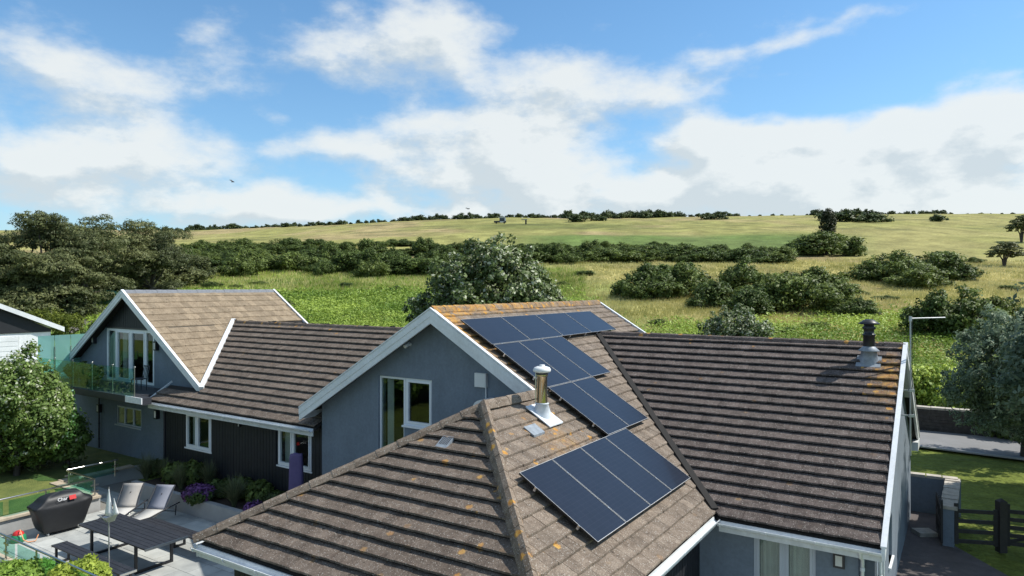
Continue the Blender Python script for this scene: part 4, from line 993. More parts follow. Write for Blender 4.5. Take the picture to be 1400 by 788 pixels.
s3 = s2-PL-GAP; w_ = ['left one, beside the steel flue', 'right one, towards the valley']
for k in range(2): place_panel(uu+.04+k*(PW+GAP), s3, False, 'upright black solar panel in the row of only two, '+w_[k])
s4 = s3-PL-GAP; w_ = ['leftmost, nearest the hip', 'second from the left', 'third from the left', 'rightmost, touching the dark valley']
for k in range(4): place_panel(a4.x+k*(PW+GAP), s4, False, 'upright black solar panel in the lowest row of four, '+w_[k])

# ------------------------------------------------------------ patio
def patio():
    base = MB(); base.prism([H(7.6,-22.95,-7.5),H(7.6,-11.3,-7.5),H(13.2,-11.3,-7.5),H(13.9,-11.3,-7.5),H(13.9,-25.9,-7.5),H(11.3,-25.9,-7.5),H(11.3,-22.95,-7.5)], Vector((0,0,.37)))
    pt = base.build('patio', MT['mortar']); pt['kind'] = 'structure'
    rr = random.Random(3); us = 7.62; row = 0
    while us < 12.6:
        w = .60; off = rr.choice([0,.3,.45]); v = -22.93-(2.9 if us > 11.25 else 0); vlo = v; v -= 0
        v0 = vlo
        first = True
        while v0 < -11.35:
            L_ = rr.choice([.6,.9,.9,.75]); v1 = min(v0+(L_-off if first and L_-off > .25 else L_), -11.32); first = False
            z = -7.128+rr.uniform(0,.004)
            b = MB(); b.box((us+.006,v0+.006,-7.14),(min(us+w,12.62)-.006,v1-.006,z+.028), H, 0, rr.random()); o = b.build('paving_slab', PAVE, pt); v0 = v1
        us += w
    return pt
PAVE, N_, L_, P_ = mat('grey_paving_slab'); P_.inputs['Roughness'].default_value = .8
def _pave():
    at = N_.new('ShaderNodeAttribute'); at.attribute_name = 'tint'; tc = N_.new('ShaderNodeTexCoord'); n = N_.new('ShaderNodeTexNoise'); n.inputs['Scale'].default_value = 2.5; n.inputs['Detail'].default_value = 7
    L_.new(tc.outputs['Object'], n.inputs['Vector']); ad = N_.new('ShaderNodeMath'); ad.operation = 'MULTIPLY_ADD'; L_.new(at.outputs['Fac'], ad.inputs[0]); ad.inputs[1].default_value = .45; L_.new(n.outputs['Fac'], ad.inputs[2])
    cr = N_.new('ShaderNodeValToRGB'); cr.color_ramp.elements[0].position = .35; cr.color_ramp.elements[0].color = (.27,.28,.27,1); cr.color_ramp.elements[1].position = 1; cr.color_ramp.elements[1].color = (.46,.47,.44,1)
    L_.new(ad.outputs[0], cr.inputs[0]); L_.new(cr.outputs[0], P_.inputs['Base Color'])
_pave()
patio()
# coping stones on the low upstand wall round the patio
ew = empty('patio_edge_wall', H(7.45,-17,-7.1), 'low grey wall with sandstone coping round the sunken patio', 'wall')
def cop(p, q, w=.30):
    p = H(*p, -6.655); q = H(*q, -6.655); n = max(1, int((q-p).length/.9))
    for k in range(n): b = MB(); b.beam(p+(q-p)*(k/n+.004), p+(q-p)*((k+1)/n-.004), w, .06+random.uniform(0,.004)); b.build('coping_stone', MT['coping'], ew)
cop((7.45,-23.15),(7.45,-11.4)); cop((7.62,-23.1),(11.35,-23.1)); cop((11.25,-23.27),(11.25,-25.9)); cop((11.42,-25.9),(13.9,-25.9), .3)
b = MB()
for a, c in (((7.36,-23.2),(7.56,-11.4)),((7.561,-23.2),(11.16,-23.02)),((11.161,-26),(11.34,-23.02)),((11.341,-26),(14.6,-25.82))): b.box((*a,-7.2),(*c,-6.69), H)
b.build('upstand', MT['concrete'], ew)
for k in range(2):
    b = MB(); b.box((11.35,-25.8+.0,-7.2),(12.1-.35*k,-24.2-.7*k+.0,-6.96+.15*k), H); o = b.build('stone_step', MT['concrete'], ew)
# planter: low pale wall with a bed behind
pl = empty('planter_bed', H(12.6,-18,-7.1), 'long low pale-walled planter bed along the dark boarded wall', 'planter')
b = MB(); b.box((12.62,-23.6,-7.13),(12.80,-13.9,-6.58), H); b.build('planter_wall', MT['concrete'], pl)
b = MB(); b.box((12.805,-23.6,-7.13),(13.9,-13.9,-6.68), H); b.build('soil', MT['soil'], pl)
# railings
def railing(name, pts, label, posts, base_z=-6.62, top=.53, glass=True):
    r = empty(name, H(*pts[0], base_z), label, 'railing', 'glass railings round the patio'); P3 = [H(u, v, base_z+top) for u, v in pts]
    b = MB(); b.tube(P3, .024, 10); b.build('handrail', MT['steel'], r)
    for (u, v) in posts:
        b = MB(); b.tube([H(u, v, base_z-.03), H(u, v, base_z+top-.02)], .022, 10)
        for dz in (.14, .34):
            for s_ in (-1, 1): b.beam(H(u+.0, v, base_z+dz), H(u, v, base_z+dz)+(P3[1]-P3[0]).normalized()*(.12*s_), .02, .05)
        b.build('post', MT['steel'], r)
    if glass:
        for i in range(len(pts)-1):
            p = Vector(pts[i]); q = Vector(pts[i+1]); n = max(1, round((q-p).length/1.25))
            for k in range(n):
                a = p+(q-p)*((k+.06)/n); c = p+(q-p)*((k+.94)/n); d3 = (H(*c,0)-H(*a,0)).normalized().cross(Vector((0,0,1)))*.005
                g = MB(); g.hexa([H(*a,base_z+.06)-d3,H(*c,base_z+.06)-d3,H(*c,base_z+.06)+d3,H(*a,base_z+.06)+d3,H(*a,base_z+.46)-d3,H(*c,base_z+.46)-d3,H(*c,base_z+.46)+d3,H(*a,base_z+.46)+d3]); g.build('glass_panel', MT['clear'], r)
railing('railing', [(7.45,-22.9),(7.45,-15.2)], 'steel and glass railing along the front edge of the patio, behind the bright shrub', [(7.45,-22.8),(7.45,-21.2),(7.45,-19.6),(7.45,-18.0),(7.45,-16.6),(7.45,-15.3)])
railing('railing', [(7.55,-23.08),(11.2,-23.08),(11.2,-24.9)], 'steel and glass railing behind the covered barbecue, beside the lawn', [(8.3,-23.08),(9.8,-23.08),(11.2,-23.08)])
railing('railing', [(11.24,-24.98),(12.9,-24.98)], 'short steel and glass railing at the far corner of the patio, by the steps', [(11.3,-24.98),(12.8,-24.98)])
# covered barbecue
bb = empty('covered_barbecue', H(9.7,-22.0,-7.1), 'large gas barbecue under a creased black cover, at the left of the patio', 'barbecue')
def bbq():
    c0 = H(9.75,-22.05,-7.1); n = 28; rings = []
    # footprint grows from the wheels to the side shelves, then narrows to the hood
    prof = [(.10,.52,.30),(.20,.60,.33),(.45,.66,.35),(.70,.74,.36),(.80,.80,.36),(.86,.80,.35),(.90,.66,.33),(1.0,.56,.30),(1.08,.50,.24),(1.13,.40,.15),(1.14,.0,.0)]
    vs = []
    for (z, a, d) in prof:
        for k in range(n):
            t = 2*math.pi*k/n; ct, st = math.cos(t), math.sin(t); e = .38
            x = a*math.copysign(abs(ct)**e, ct); y = d*math.copysign(abs(st)**e, st)
            f = 1+.035*math.sin(5*t+z*9)+.02*math.sin(11*t-z*14) if z < 1.1 else 1
            sag = -.04*(1-abs(ct))*(z > .75 and z < .95)
            vs.append(c0+AU*(x*f)+AV*(y*f)+Vector((0,0,z+sag+.012*math.sin(7*t+3*z))))
    b = MB(); m = len(prof); b.add(vs, [(i*n+k, i*n+(k+1)%n, (i+1)*n+(k+1)%n, (i+1)*n+k) for i in range(m-1) for k in range(n)], smooth=True)
    cov = b.build('cover', MT['cover'], bb); sd = cov.modifiers.new('s', 'SUBSURF'); sd.levels = 1; sd.render_levels = 1
    for du in (-.42, .42):
        for dv in (-.2, .2):
            b = MB(); q = c0+AU*du+AV*dv; b.tube([q+AU*(-.02)+Vector((0,0,.05)), q+AU*.02+Vector((0,0,.05))], .05, 12); b.tube([q+Vector((0,0,.05)), q+Vector((0,0,.2))], .015, 6); b.build('wheel', MT['zinc'], bb)
    # lettering patch printed on the hood
    nrm = (AV*.93+Vector((0,0,.36))).normalized(); ctr = c0+AV*.325+Vector((0,0,.985)); up = nrm.cross(AU)*-1
    if up.z < 0: up = -up
    fc = bpy.data.curves.new('lettering', 'FONT'); fc.body = 'Char'; fc.size = .13; fc.align_x = 'CENTER'; fc.align_y = 'CENTER'; fc.extrude = .002
    to = bpy.data.objects.new('lt', fc); C.objects.link(to); dg = bpy.context.evaluated_depsgraph_get(); me = bpy.data.meshes.new_from_object(to.evaluated_get(dg)); bpy.data.objects.remove(to)
    me.materials.clear(); me.materials.append(MT['letter']); Mx = Matrix((AU, up, nrm)).transposed().to_4x4(); Mx.translation = ctr-AU*.10+nrm*.035-Vector(bb.location); me.transform(Mx)
    o = link_mesh('lettering', me, bb)
    b = MB(); q = ctr+AU*.17+nrm*.03; b.prism([q-AU*.09-up*.06, q+AU*.09-up*.06, q+AU*.09+up*.06, q-AU*.09+up*.06], nrm*.006); b.build('red_badge', MT['red'], bb)
bbq()
# red and green watering toy with an orange hose
tp = Vector((-13.75, 19.35, 0)); t = empty('hose_reel', tp, 'small red and green plastic tub with an orange hose, on the paving beside the barbecue', 'hose reel')
b = MB(); b.lathe(tp, [(.0,.0),(.17,.0),(.20,.03),(.18,.16),(.14,.20)], 18); b.build('base', MT['greenp'], t)
b = MB(); b.lathe(tp, [(.14,.19),(.14,.22),(.11,.27),(.06,.30),(.0,.31)], 18); b.build('top', MT['red'], t)
b = MB(); b.tube([tp+Vector((.08,-.05,.34)), tp+Vector((.16,-.12,.30)), tp+Vector((.24,-.14,.10)), tp+Vector((.36,-.12,.03)), tp+Vector((.50,-.02,.03)), tp+Vector((.52,.06,.18))], .014, 8); b.build('hose', MT['hose'], t)
# picnic table and benches: slats one by one on a metal frame
def slat_top(root, u0, u1, v0, v1, z, n, across=True, th=.035):
    for k in range(n):
        a = u0+(u1-u0)*k/n+.006; c = u0+(u1-u0)*(k+1)/n-.006; b = MB()
        b.box((a, v0+random.uniform(0,.01), z-th), (c, v1-random.uniform(0,.01), z+random.uniform(-.002,.002)), H, 0, random.random()); b.build('slat', MT['slat'], root)
def uframe(root, u0, u1, v, z, th=.06, zb=-7.1):
    b = MB(); 
    b.box((u0,v-th/2,zb+th),(u0+th,v+th/2,z), H); b.box((u1-th,v-th/2,zb+th),(u1,v+th/2,z), H); b.box((u0,v-th/2-.002,zb+.002),(u1,v+th/2+.002,zb+th), H); b.box((u0+th,v-th/2,z-th),(u1-th,v+th/2,z), H)
    return b.build('leg_frame', MT['black'], root)
T0 = empty('patio_table', H(9.75,-18.2,-7.1), 'long charcoal slatted table on black metal frame legs, mid patio', 'table')
slat_top(T0, 9.2, 10.3, -19.8, -16.6, -6.35, 8)
for v in (-19.3, -17.15): uframe(T0, 9.26, 10.24, v, -6.387)
for v in (-16.598,-19.84): b = MB(); b.box((9.2,v,-6.40),(10.3,v+.038,-6.345), H); b.build('end_rail', MT['steel'], T0)
for nm, u0, u1, lab in (('near',8.48,8.86,'charcoal slatted bench on the near side of the patio table'),('far',10.75,11.13,'charcoal slatted bench on the far side of the patio table, mostly hidden')):
    B0 = empty('bench', H(u0,-18,-7.1), lab, 'bench', 'benches at the patio table'); slat_top(B0, u0, u1, -19.65, -16.35, -6.65, 3)
    for v in (-19.5, -18.0, -16.5): uframe(B0, u0+.02, u1-.02, v, -6.687, .05)
    for v in (-16.348,-19.69): b = MB(); b.box((u0,v,-6.70),(u1,v+.038,-6.648), H); b.build('end_rail', MT['steel'], B0)
b0 = empty('side_block', H(7.95,-16.2,-7.1), 'pale square stone-topped side block at the near end of the patio', 'side table')
b = MB(); b.box((7.8,-16.75,-6.75),(8.3,-16.15,-6.68), H); b.build('top', MT['coping'], b0); b = MB(); b.box((7.86,-16.68,-7.1),(8.24,-16.22,-6.752), H); b.build('plinth', MT['white_old'], b0)
# loungers
def lounger(foot, head, m_back, m_seat, label):
    f = Vector((foot[0], foot[1], 0)); h = Vector((head[0], head[1], 0)); d = (h-f).normalized(); s = d.cross(Vector((0,0,1))); r = empty('sun_lounger', f, label, 'sun lounger', 'sun loungers on the patio')
    hw = .29; sl = .36
    def slab(p, q, m, nm, th=.035, sagc=.03):
        n = 8; vs = []
        ax = (q-p); nn = s.cross(ax).normalized()
        if nn.z < 0: nn = -nn
        for i in range(n+1):
            c = p+ax*(i/n)-nn*(sagc*math.sin(math.pi*i/n))
            vs += [c-s*hw, c+s*hw, c+s*hw-nn*th, c-s*hw-nn*th]
        fs = [(4*i+a, 4*i+(a+1)%4, 4*i+4+(a+1)%4, 4*i+4+a) for i in range(n) for a in range(4)]+[(3,2,1,0),(4*n,4*n+1,4*n+2,4*n+3)]
        b = MB(); b.add(vs, fs, smooth=True); return b.build(nm, MT[m], r)
    hinge = f+d*1.18+Vector((0,0,sl)); foot3 = f+Vector((0,0,sl-.03)); top = hinge+d*.52+Vector((0,0,.60))
    slab(foot3, hinge, m_seat, 'seat'); slab(hinge+d*.02+Vector((0,0,.01)), top, m_back, 'backrest')
    b = MB()
    for k in (-1, 1):
        o = s*(hw+.02)*k; b.tube([foot3+o, hinge+o, hinge+o+d*.75], .02, 8); b.tube([hinge+o, top+o], .016, 8)
    b.build('side_frame', MT['blackm'], r)
    for a in (.15, 1.75):
        b = MB()
        for k in (-1, 1): o = s*(hw+.02)*k; b.tube([f+d*a+o+Vector((0,0,sl-.04)), f+d*(a-.04)+o+Vector((0,0,.02))], .018, 8)
        b.tube([f+d*(a-.02)-s*hw+Vector((0,0,.14)), f+d*(a-.02)+s*hw+Vector((0,0,.14))], .014, 8); b.build('leg', MT['blackm'], r)
    b = MB(); b.tube([hinge+d*.45-s*(hw)+Vector((0,0,0)), top-(top-hinge)*.35], .012, 6); b.build('prop', MT['blackm'], r)
lounger((-11.70,20.02), (-11.83,21.9), 'sling', 'cushion', 'left sun lounger of two, beige back raised, pale seat, beside the steps')
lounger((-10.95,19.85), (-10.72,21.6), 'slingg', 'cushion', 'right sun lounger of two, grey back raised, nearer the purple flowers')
# sailing-boat ornament on a pole
mp = Vector((-9.57, 16.5, 0)); mr = empty('boat_ornament', mp, 'white metal sailing-boat ornament with two sails on a thin pole at the patio edge', 'garden ornament')
b = MB(); b.tube([mp+Vector((0,0,-.3)), mp+Vector((0,0,1.55))], .017, 8); b.build('pole', MT['zinc'], mr)
b = MB(); b.tube([mp+Vector((-.02,0,.93)), mp+Vector((.22,.03,.98))], .010, 6); b.tube([mp+Vector((-.22,-.02,1.12)), mp+Vector((.06,0,1.02))], .010, 6); b.build('pointer', MT['zinc'], mr)
def sail(pts, nm, m, bul=.05):
    P = [mp+Vector(p) for p in pts]; n = 8; b = MB(); vs = []
    for i in range(n+1):
        a = P[0]+(P[1]-P[0])*(i/n); c = P[0]+(P[2]-P[0])*(i/n)
        for j in range(5): k = j/4; vs.append(a+(c-a)*k+Vector((0,-bul*math.sin(math.pi*k)*(i/n),0)))
    b.add(vs, [(i*5+j,i*5+j+1,(i+1)*5+j+1,(i+1)*5+j) for i in range(n) for j in range(4)], smooth=True)
    o = b.build(nm, MT[m], mr); s = o.modifiers.new('t', 'SOLIDIFY'); s.thickness = .006; return o
sail([(.0,0,2.32),(-.10,0,1.68),(.10,0,1.66)], 'mainsail', 'plastic'); sail([(.12,0,2.08),(.09,0,1.66),(.24,0,1.70)], 'foresail', 'plastic', .03)
b = MB(); b.add([mp+Vector(p) for p in ((-.20,0,1.62),(.22,0,1.72),(.14,0,1.54),(-.08,0,1.50),(-.02,-.07,1.62),(.05,.07,1.62),(.02,-.02,1.50))], [(0,4,6,3),(4,1,2,6),(0,3,6,5),(5,6,2,1),(0,5,1,4)]); b.build('hull', MT['zinc'], mr)
b = MB(); b.tube([mp+Vector((.02,0,1.5)), mp+Vector((0,0,2.34))], .008, 6); b.build('little_mast', MT['zinc'], mr)
# purple covered object by the window
q = Vector((-6.18, 19.9, .40)); b = MB(); n = 6; vs = []
for z, w, d in ((0.0,.20,.10),(.1,.215,.11),(1.0,.205,.11),(1.78,.185,.10),(1.88,.17,.09),(1.91,.15,.07)):
    for k in range(16):
        t = 2*math.pi*k/16; vs.append(q+Vector((w*math.copysign(abs(math.cos(t))**.5, math.cos(t)), d*math.copysign(abs(math.sin(t))**.5, math.sin(t)), z+.015*math.sin(k*1.7))))
b.add(vs, [(i*16+k, i*16+(k+1)%16, (i+1)*16+(k+1)%16, (i+1)*16+k) for i in range(5) for k in range(16)]+[tuple(range(80,96))])
o = b.build('covered_parasol', MT['purple'], base=q); tag(o, 'tall narrow purple covered upright in front of the right window of the boarded wall', 'parasol cover')

sheet('yard_paving', [H(9.5,-4.4,-7.09),H(9.5,0,-7.09),H(0,0,-7.09),H(0,-11,-7.09),H(7.2,-11,-7.09),H(7.9,-11,-7.09),H(7.9,-4.7,-7.09),H(14.5,-4.7,-7.09),H(14.5,-1.5,-7.09),H(9.5,-1.5,-7.09)][1:4]+[H(7.9,-11,-7.09),H(7.9,-4.7,-7.09),H(14.5,-4.7,-7.09),H(14.5,-1.0,-7.09)], PAVE, thick=.04)
# ------------------------------------------------------------ right: garden wall, gates, stone wall, path
def xb(b, p, q, w, z0, z1, mi=0): 
    p = Vector((*p, 0)); q = Vector((*q, 0)); d = (q-p).normalized(); s = d.cross(Vector((0,0,1)))*(w/2)
    b.hexa([p-s+Vector((0,0,z0)), q-s+Vector((0,0,z0)), q+s+Vector((0,0,z0)), p+s+Vector((0,0,z0)), p-s+Vector((0,0,z1)), q-s+Vector((0,0,z1)), q+s+Vector((0,0,z1)), p+s+Vector((0,0,z1))], mi)
gw = empty('garden_wall', (13, 22.2, 0), 'low blue-grey rendered garden wall with pale coping, beside the timber gates', 'wall')
b = MB(); xb(b, (11.6,22.9), (13.95,21.6), .22, -.05, 1.05); xb(b, (13.75,21.70), (11.90,18.95), .27, -.05, 1.02); b.build('rendered_wall', MT['render'], gw)
def coping_row(p, q, w, z, root, m='stonel', step=.42, nm='coping_stone'):
    p = Vector((*p, 0)); q = Vector((*q, 0)); n = max(1, round((q-p).length/step))
    for k in range(n):
        a = p+(q-p)*(k/n+.006); c = p+(q-p)*((k+1)/n-.006); b = MB(); xb(b, a.xy, c.xy, w+random.uniform(-.02,.02), z, z+.07+random.uniform(0,.02)); b.build(nm, MT[m], root)
coping_row((11.6,22.9), (13.9,21.63), .28, 1.055, gw); coping_row((13.8,21.75), (11.88,18.9), .40, 1.025, gw)
def leaf_gate(name, p, q, h, label, boards=0, rails=5, brace=True):
    r = empty(name, (*p, 0), label, 'gate'); P = Vector((*p,0)); Q = Vector((*q,0)); d = (Q-P).normalized()
    for k in range(rails):
        z = .18+(h-.26)*k/(rails-1); b = MB(); b.beam(P+Vector((0,0,z)), Q+Vector((0,0,z)), .045, .10); b.build('rail', MT['wood'], r)
    for k in (0, 1): b = MB(); c = P+(Q-P)*(k*.97+.015); b.beam(c+Vector((0,0,.1)), c+Vector((0,0,h+.12*(k==0))), .05, .10, up=d); b.build('stile', MT['wood'], r)
    for k in range(boards): c = P+(Q-P)*((k+.7)/(boards+.4)); b = MB(); b.beam(c+Vector((0,0,.08)), c+Vector((0,0,h)), .03, .085, up=d); b.build('picket', MT['wood'], r)
    if brace: b = MB(); b.beam(P+Vector((0,.04,.2)), P+(Q-P)*.96+Vector((0,.04,h-.1)), .03, .08); b.build('brace', MT['wood'], r)
    return r
leaf_gate('field_gate', (13.32,18.75), (16.2,17.6), 1.12, 'dark five-bar timber gate across the drive, at the right edge')
leaf_gate('fence_panel', (12.08,18.92), (13.05,18.72), 1.08, 'short dark timber rail fence between the blue-grey wall end and the gate post', rails=4, brace=False)
leaf_gate('garden_gate', (11.74,18.98), (12.32,20.15), 1.15, 'narrow dark picket garden gate standing open beside the wall', boards=6, rails=3)
b = MB(); b.box((13.08,18.62,-.05),(13.28,18.82,1.32)); b.add([Vector(p) for p in ((13.08,18.62,1.32),(13.28,18.62,1.32),(13.28,18.82,1.32),(13.08,18.82,1.32),(13.18,18.72,1.40))], [(0,1,4),(1,2,4),(2,3,4),(3,0,4)])
o = b.build('gate_post', MT['wood'], base=(13.18,18.72,0)); tag(o, 'thick dark square timber post holding the five-bar gate', 'gate post')
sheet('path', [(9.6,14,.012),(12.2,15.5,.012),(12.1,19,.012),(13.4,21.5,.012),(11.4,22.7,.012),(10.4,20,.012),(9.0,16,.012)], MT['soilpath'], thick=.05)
b = MB(); b.box((11.55,19.65,.012),(12.05,20.1,.12)); o = b.build('door_step', MT['stonel'], base=(11.8,19.9,0)); tag(o, 'small pale stone step on the path at the foot of the house wall', 'step')
# stone field wall beyond the road, toned dark for plant shade
sw = empty('stone_wall', (22, 33.4, 0), 'long low dark field wall with a pale top, behind the road', 'wall')
def stone_wall():
    A = Vector((13,39.0,0)); B = Vector((31,27.85,0)); L_ = (B-A).length; d = (B-A).normalized(); s = d.cross(Vector((0,0,1)))
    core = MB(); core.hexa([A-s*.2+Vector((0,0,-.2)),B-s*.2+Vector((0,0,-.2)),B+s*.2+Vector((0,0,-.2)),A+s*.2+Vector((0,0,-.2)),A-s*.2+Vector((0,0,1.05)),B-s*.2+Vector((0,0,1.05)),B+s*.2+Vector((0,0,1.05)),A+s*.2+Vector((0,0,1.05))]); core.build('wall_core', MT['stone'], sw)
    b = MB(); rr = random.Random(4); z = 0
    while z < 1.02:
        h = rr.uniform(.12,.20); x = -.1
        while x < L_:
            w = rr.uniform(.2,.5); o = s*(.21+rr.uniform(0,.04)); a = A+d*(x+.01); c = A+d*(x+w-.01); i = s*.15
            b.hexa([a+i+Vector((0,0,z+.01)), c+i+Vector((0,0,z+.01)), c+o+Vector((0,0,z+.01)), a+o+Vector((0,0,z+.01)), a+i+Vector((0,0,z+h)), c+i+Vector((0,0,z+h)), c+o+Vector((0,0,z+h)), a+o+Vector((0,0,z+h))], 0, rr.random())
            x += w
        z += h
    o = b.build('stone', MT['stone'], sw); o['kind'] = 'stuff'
    n = int(L_/.6)
    for k in range(n):
        a = A+d*(k*.6+.01); c = A+d*(k*.6+.59); b = MB(); b.beam(a+Vector((0,0,1.12)), c+Vector((0,0,1.12+rr.uniform(-.015,.015))), .46, .10); b.build('coping_stone', MT['stonel'], sw)
stone_wall()

# ------------------------------------------------------------ left: neighbour's house and green shed
def neighbour():
    c = Vector((-27.6,42,0)); g = Vector((-.6,-.8,0)); r = Vector((-.8,.6,0)); SL = .45
    root = empty('neighbour_house', c, 'neighbouring white house with a dark gable and white-edged roof, at the left edge', 'house')
    ez = -2.43+CAMZ; K = 5.2
    def Q(k, d, z): return c+g*k+r*d+Vector((0,0,z))
    apex = ez+SL*K; GF = gz(c.x, c.y)-.3
    # roof slopes
    for s_ in (0, 1):
        b = MB(); k0 = -.35 if s_ == 0 else 2*K+.35; z0 = ez-.02-.35*SL+.1
        b.hexa([Q(k0,-.35,z0-.06),Q(K,-.35,apex+.04),Q(K,9,apex+.04),Q(k0,9,z0-.06),Q(k0,-.35,z0+.04),Q(K,-.35,apex+.14),Q(K,9,apex+.14),Q(k0,9,z0+.04)]); b.build('roof', MT['leadg'], root)
        b = MB(); b.hexa([Q(k0,-.40,z0-.22),Q(K,-.40,apex-.12),Q(K,-.36,apex-.12),Q(k0,-.36,z0-.22),Q(k0,-.40,z0+.06),Q(K,-.40,apex+.16),Q(K,-.36,apex+.16),Q(k0,-.36,z0+.06)]); b.build('barge_board', MT['white'], root)
    # walls
    b = MB(); b.add([Q(0.25,0,GF),Q(2*K-.25,0,GF),Q(2*K-.25,0,ez-.25),Q(.25,0,ez-.25)], [(0,1,2,3)]); b.add([Q(.25,0,GF),Q(.25,8.6,GF),Q(.25,8.6,ez-.1),Q(.25,0,ez-.1)], [(3,2,1,0)]); b.add([Q(.25,8.6,GF),Q(2*K-.25,8.6,GF),Q(2*K-.25,8.6,ez-.1),Q(.25,8.6,ez-.1)], [(3,2,1,0)]); b.add([Q(2*K-.25,0,GF),Q(2*K-.25,8.6,GF),Q(2*K-.25,8.6,ez-.1),Q(2*K-.25,0,ez-.1)], [(0,1,2,3)]); b.build('wall', MT['white'], root)
    b = MB(); b.prism([Q(.25,-.02,ez-.28),Q(2*K-.25,-.02,ez-.28),Q(2*K-.25,-.02,ez-.12),Q(K,-.02,apex-.05),Q(.25,-.02,ez-.12)], -r*.05); b.build('gable_cladding', MT['board'], root)
    b = MB(); b.hexa([Q(1.9,-.1,ez-1.9),Q(4.6,-.1,ez-1.9),Q(4.6,-.003,ez-1.9),Q(1.9,-.003,ez-1.9),Q(1.9,-.1,ez-.45),Q(4.6,-.1,ez-.45),Q(4.6,-.003,ez-.45),Q(1.9,-.003,ez-.45)]); w = b.build('garage_door', MT['white_old'], root)
    for k in range(5): b = MB(); z = ez-1.85+k*.28; b.hexa([Q(1.98,-.115,z),Q(4.52,-.115,z),Q(4.52,-.1,z),Q(1.98,-.1,z),Q(1.98,-.115,z+.24),Q(4.52,-.115,z+.24),Q(4.52,-.1,z+.24),Q(1.98,-.1,z+.24)]); b.build('door_panel', MT['white'], w)
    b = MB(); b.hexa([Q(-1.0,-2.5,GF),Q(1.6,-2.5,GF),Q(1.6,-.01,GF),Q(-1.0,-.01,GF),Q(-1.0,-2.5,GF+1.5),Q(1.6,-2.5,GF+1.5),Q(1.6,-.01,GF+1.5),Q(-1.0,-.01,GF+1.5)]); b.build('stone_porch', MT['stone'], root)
    b = MB(); b.hexa([Q(-1.05,-2.6,GF+1.5),Q(1.7,-2.6,GF+1.5),Q(1.7,-.01,GF+1.5),Q(-1.05,-.01,GF+1.5),Q(-1.05,-2.6,GF+1.6),Q(1.7,-2.6,GF+1.6),Q(1.7,-.01,GF+2.1),Q(-1.05,-.01,GF+2.1)]); b.build('porch_roof', MT['white'], root)
neighbour()
def shed():
    c = hit(118, 428, 45, 90); c = Vector((c.x, c.y+2, c.z)); root = empty('metal_shed', c, 'green corrugated metal shed with a curved roof, half hidden under the pines', 'shed')
    w, d, h = 2.4, 5, 2.6; b = MB(); n = 30; prof = [(-w,0),(-w,h*.62)]+[(-w*math.cos(math.pi*k/16), h*.62+(h*.42)*math.sin(math.pi*k/16)) for k in range(1,16)]+[(w,h*.62),(w,0)]
    b.prism([c+Vector((x,0,z-.3)) for x, z in prof], Vector((0,d,0))); b.build('shell', MT['teal'], root)
    for k in range(9):
        x = -w+.25+k*(2*w-.5)/8; zz = h*.62+h*.42*math.sqrt(max(0,1-(x/w)**2)) -.05
        b = MB(); b.box((c.x+x-.03,c.y-.05,c.z-.3),(c.x+x+.03,c.y-.001,c.z-.3+zz)); b.build('rib', MT['teal'], root)
shed()
a = hit(100, 441, 45, 90); q = hit(150, 437, 45, 90); 
_pp = []
for px, py in ((88,452),(108,441),(126,433),(150,436),(152,442),(128,440),(116,447),(100,458)):
    h_ = hit(px, py, 40, 110); _pp.append(Vector((h_.x, h_.y, h_.z+.10)))
b = MB(); b.add(_pp, [(0,1,6,7),(1,2,5,6),(2,3,4,5)]); o = b.build('track', MT['path']); o['kind'] = 'structure'
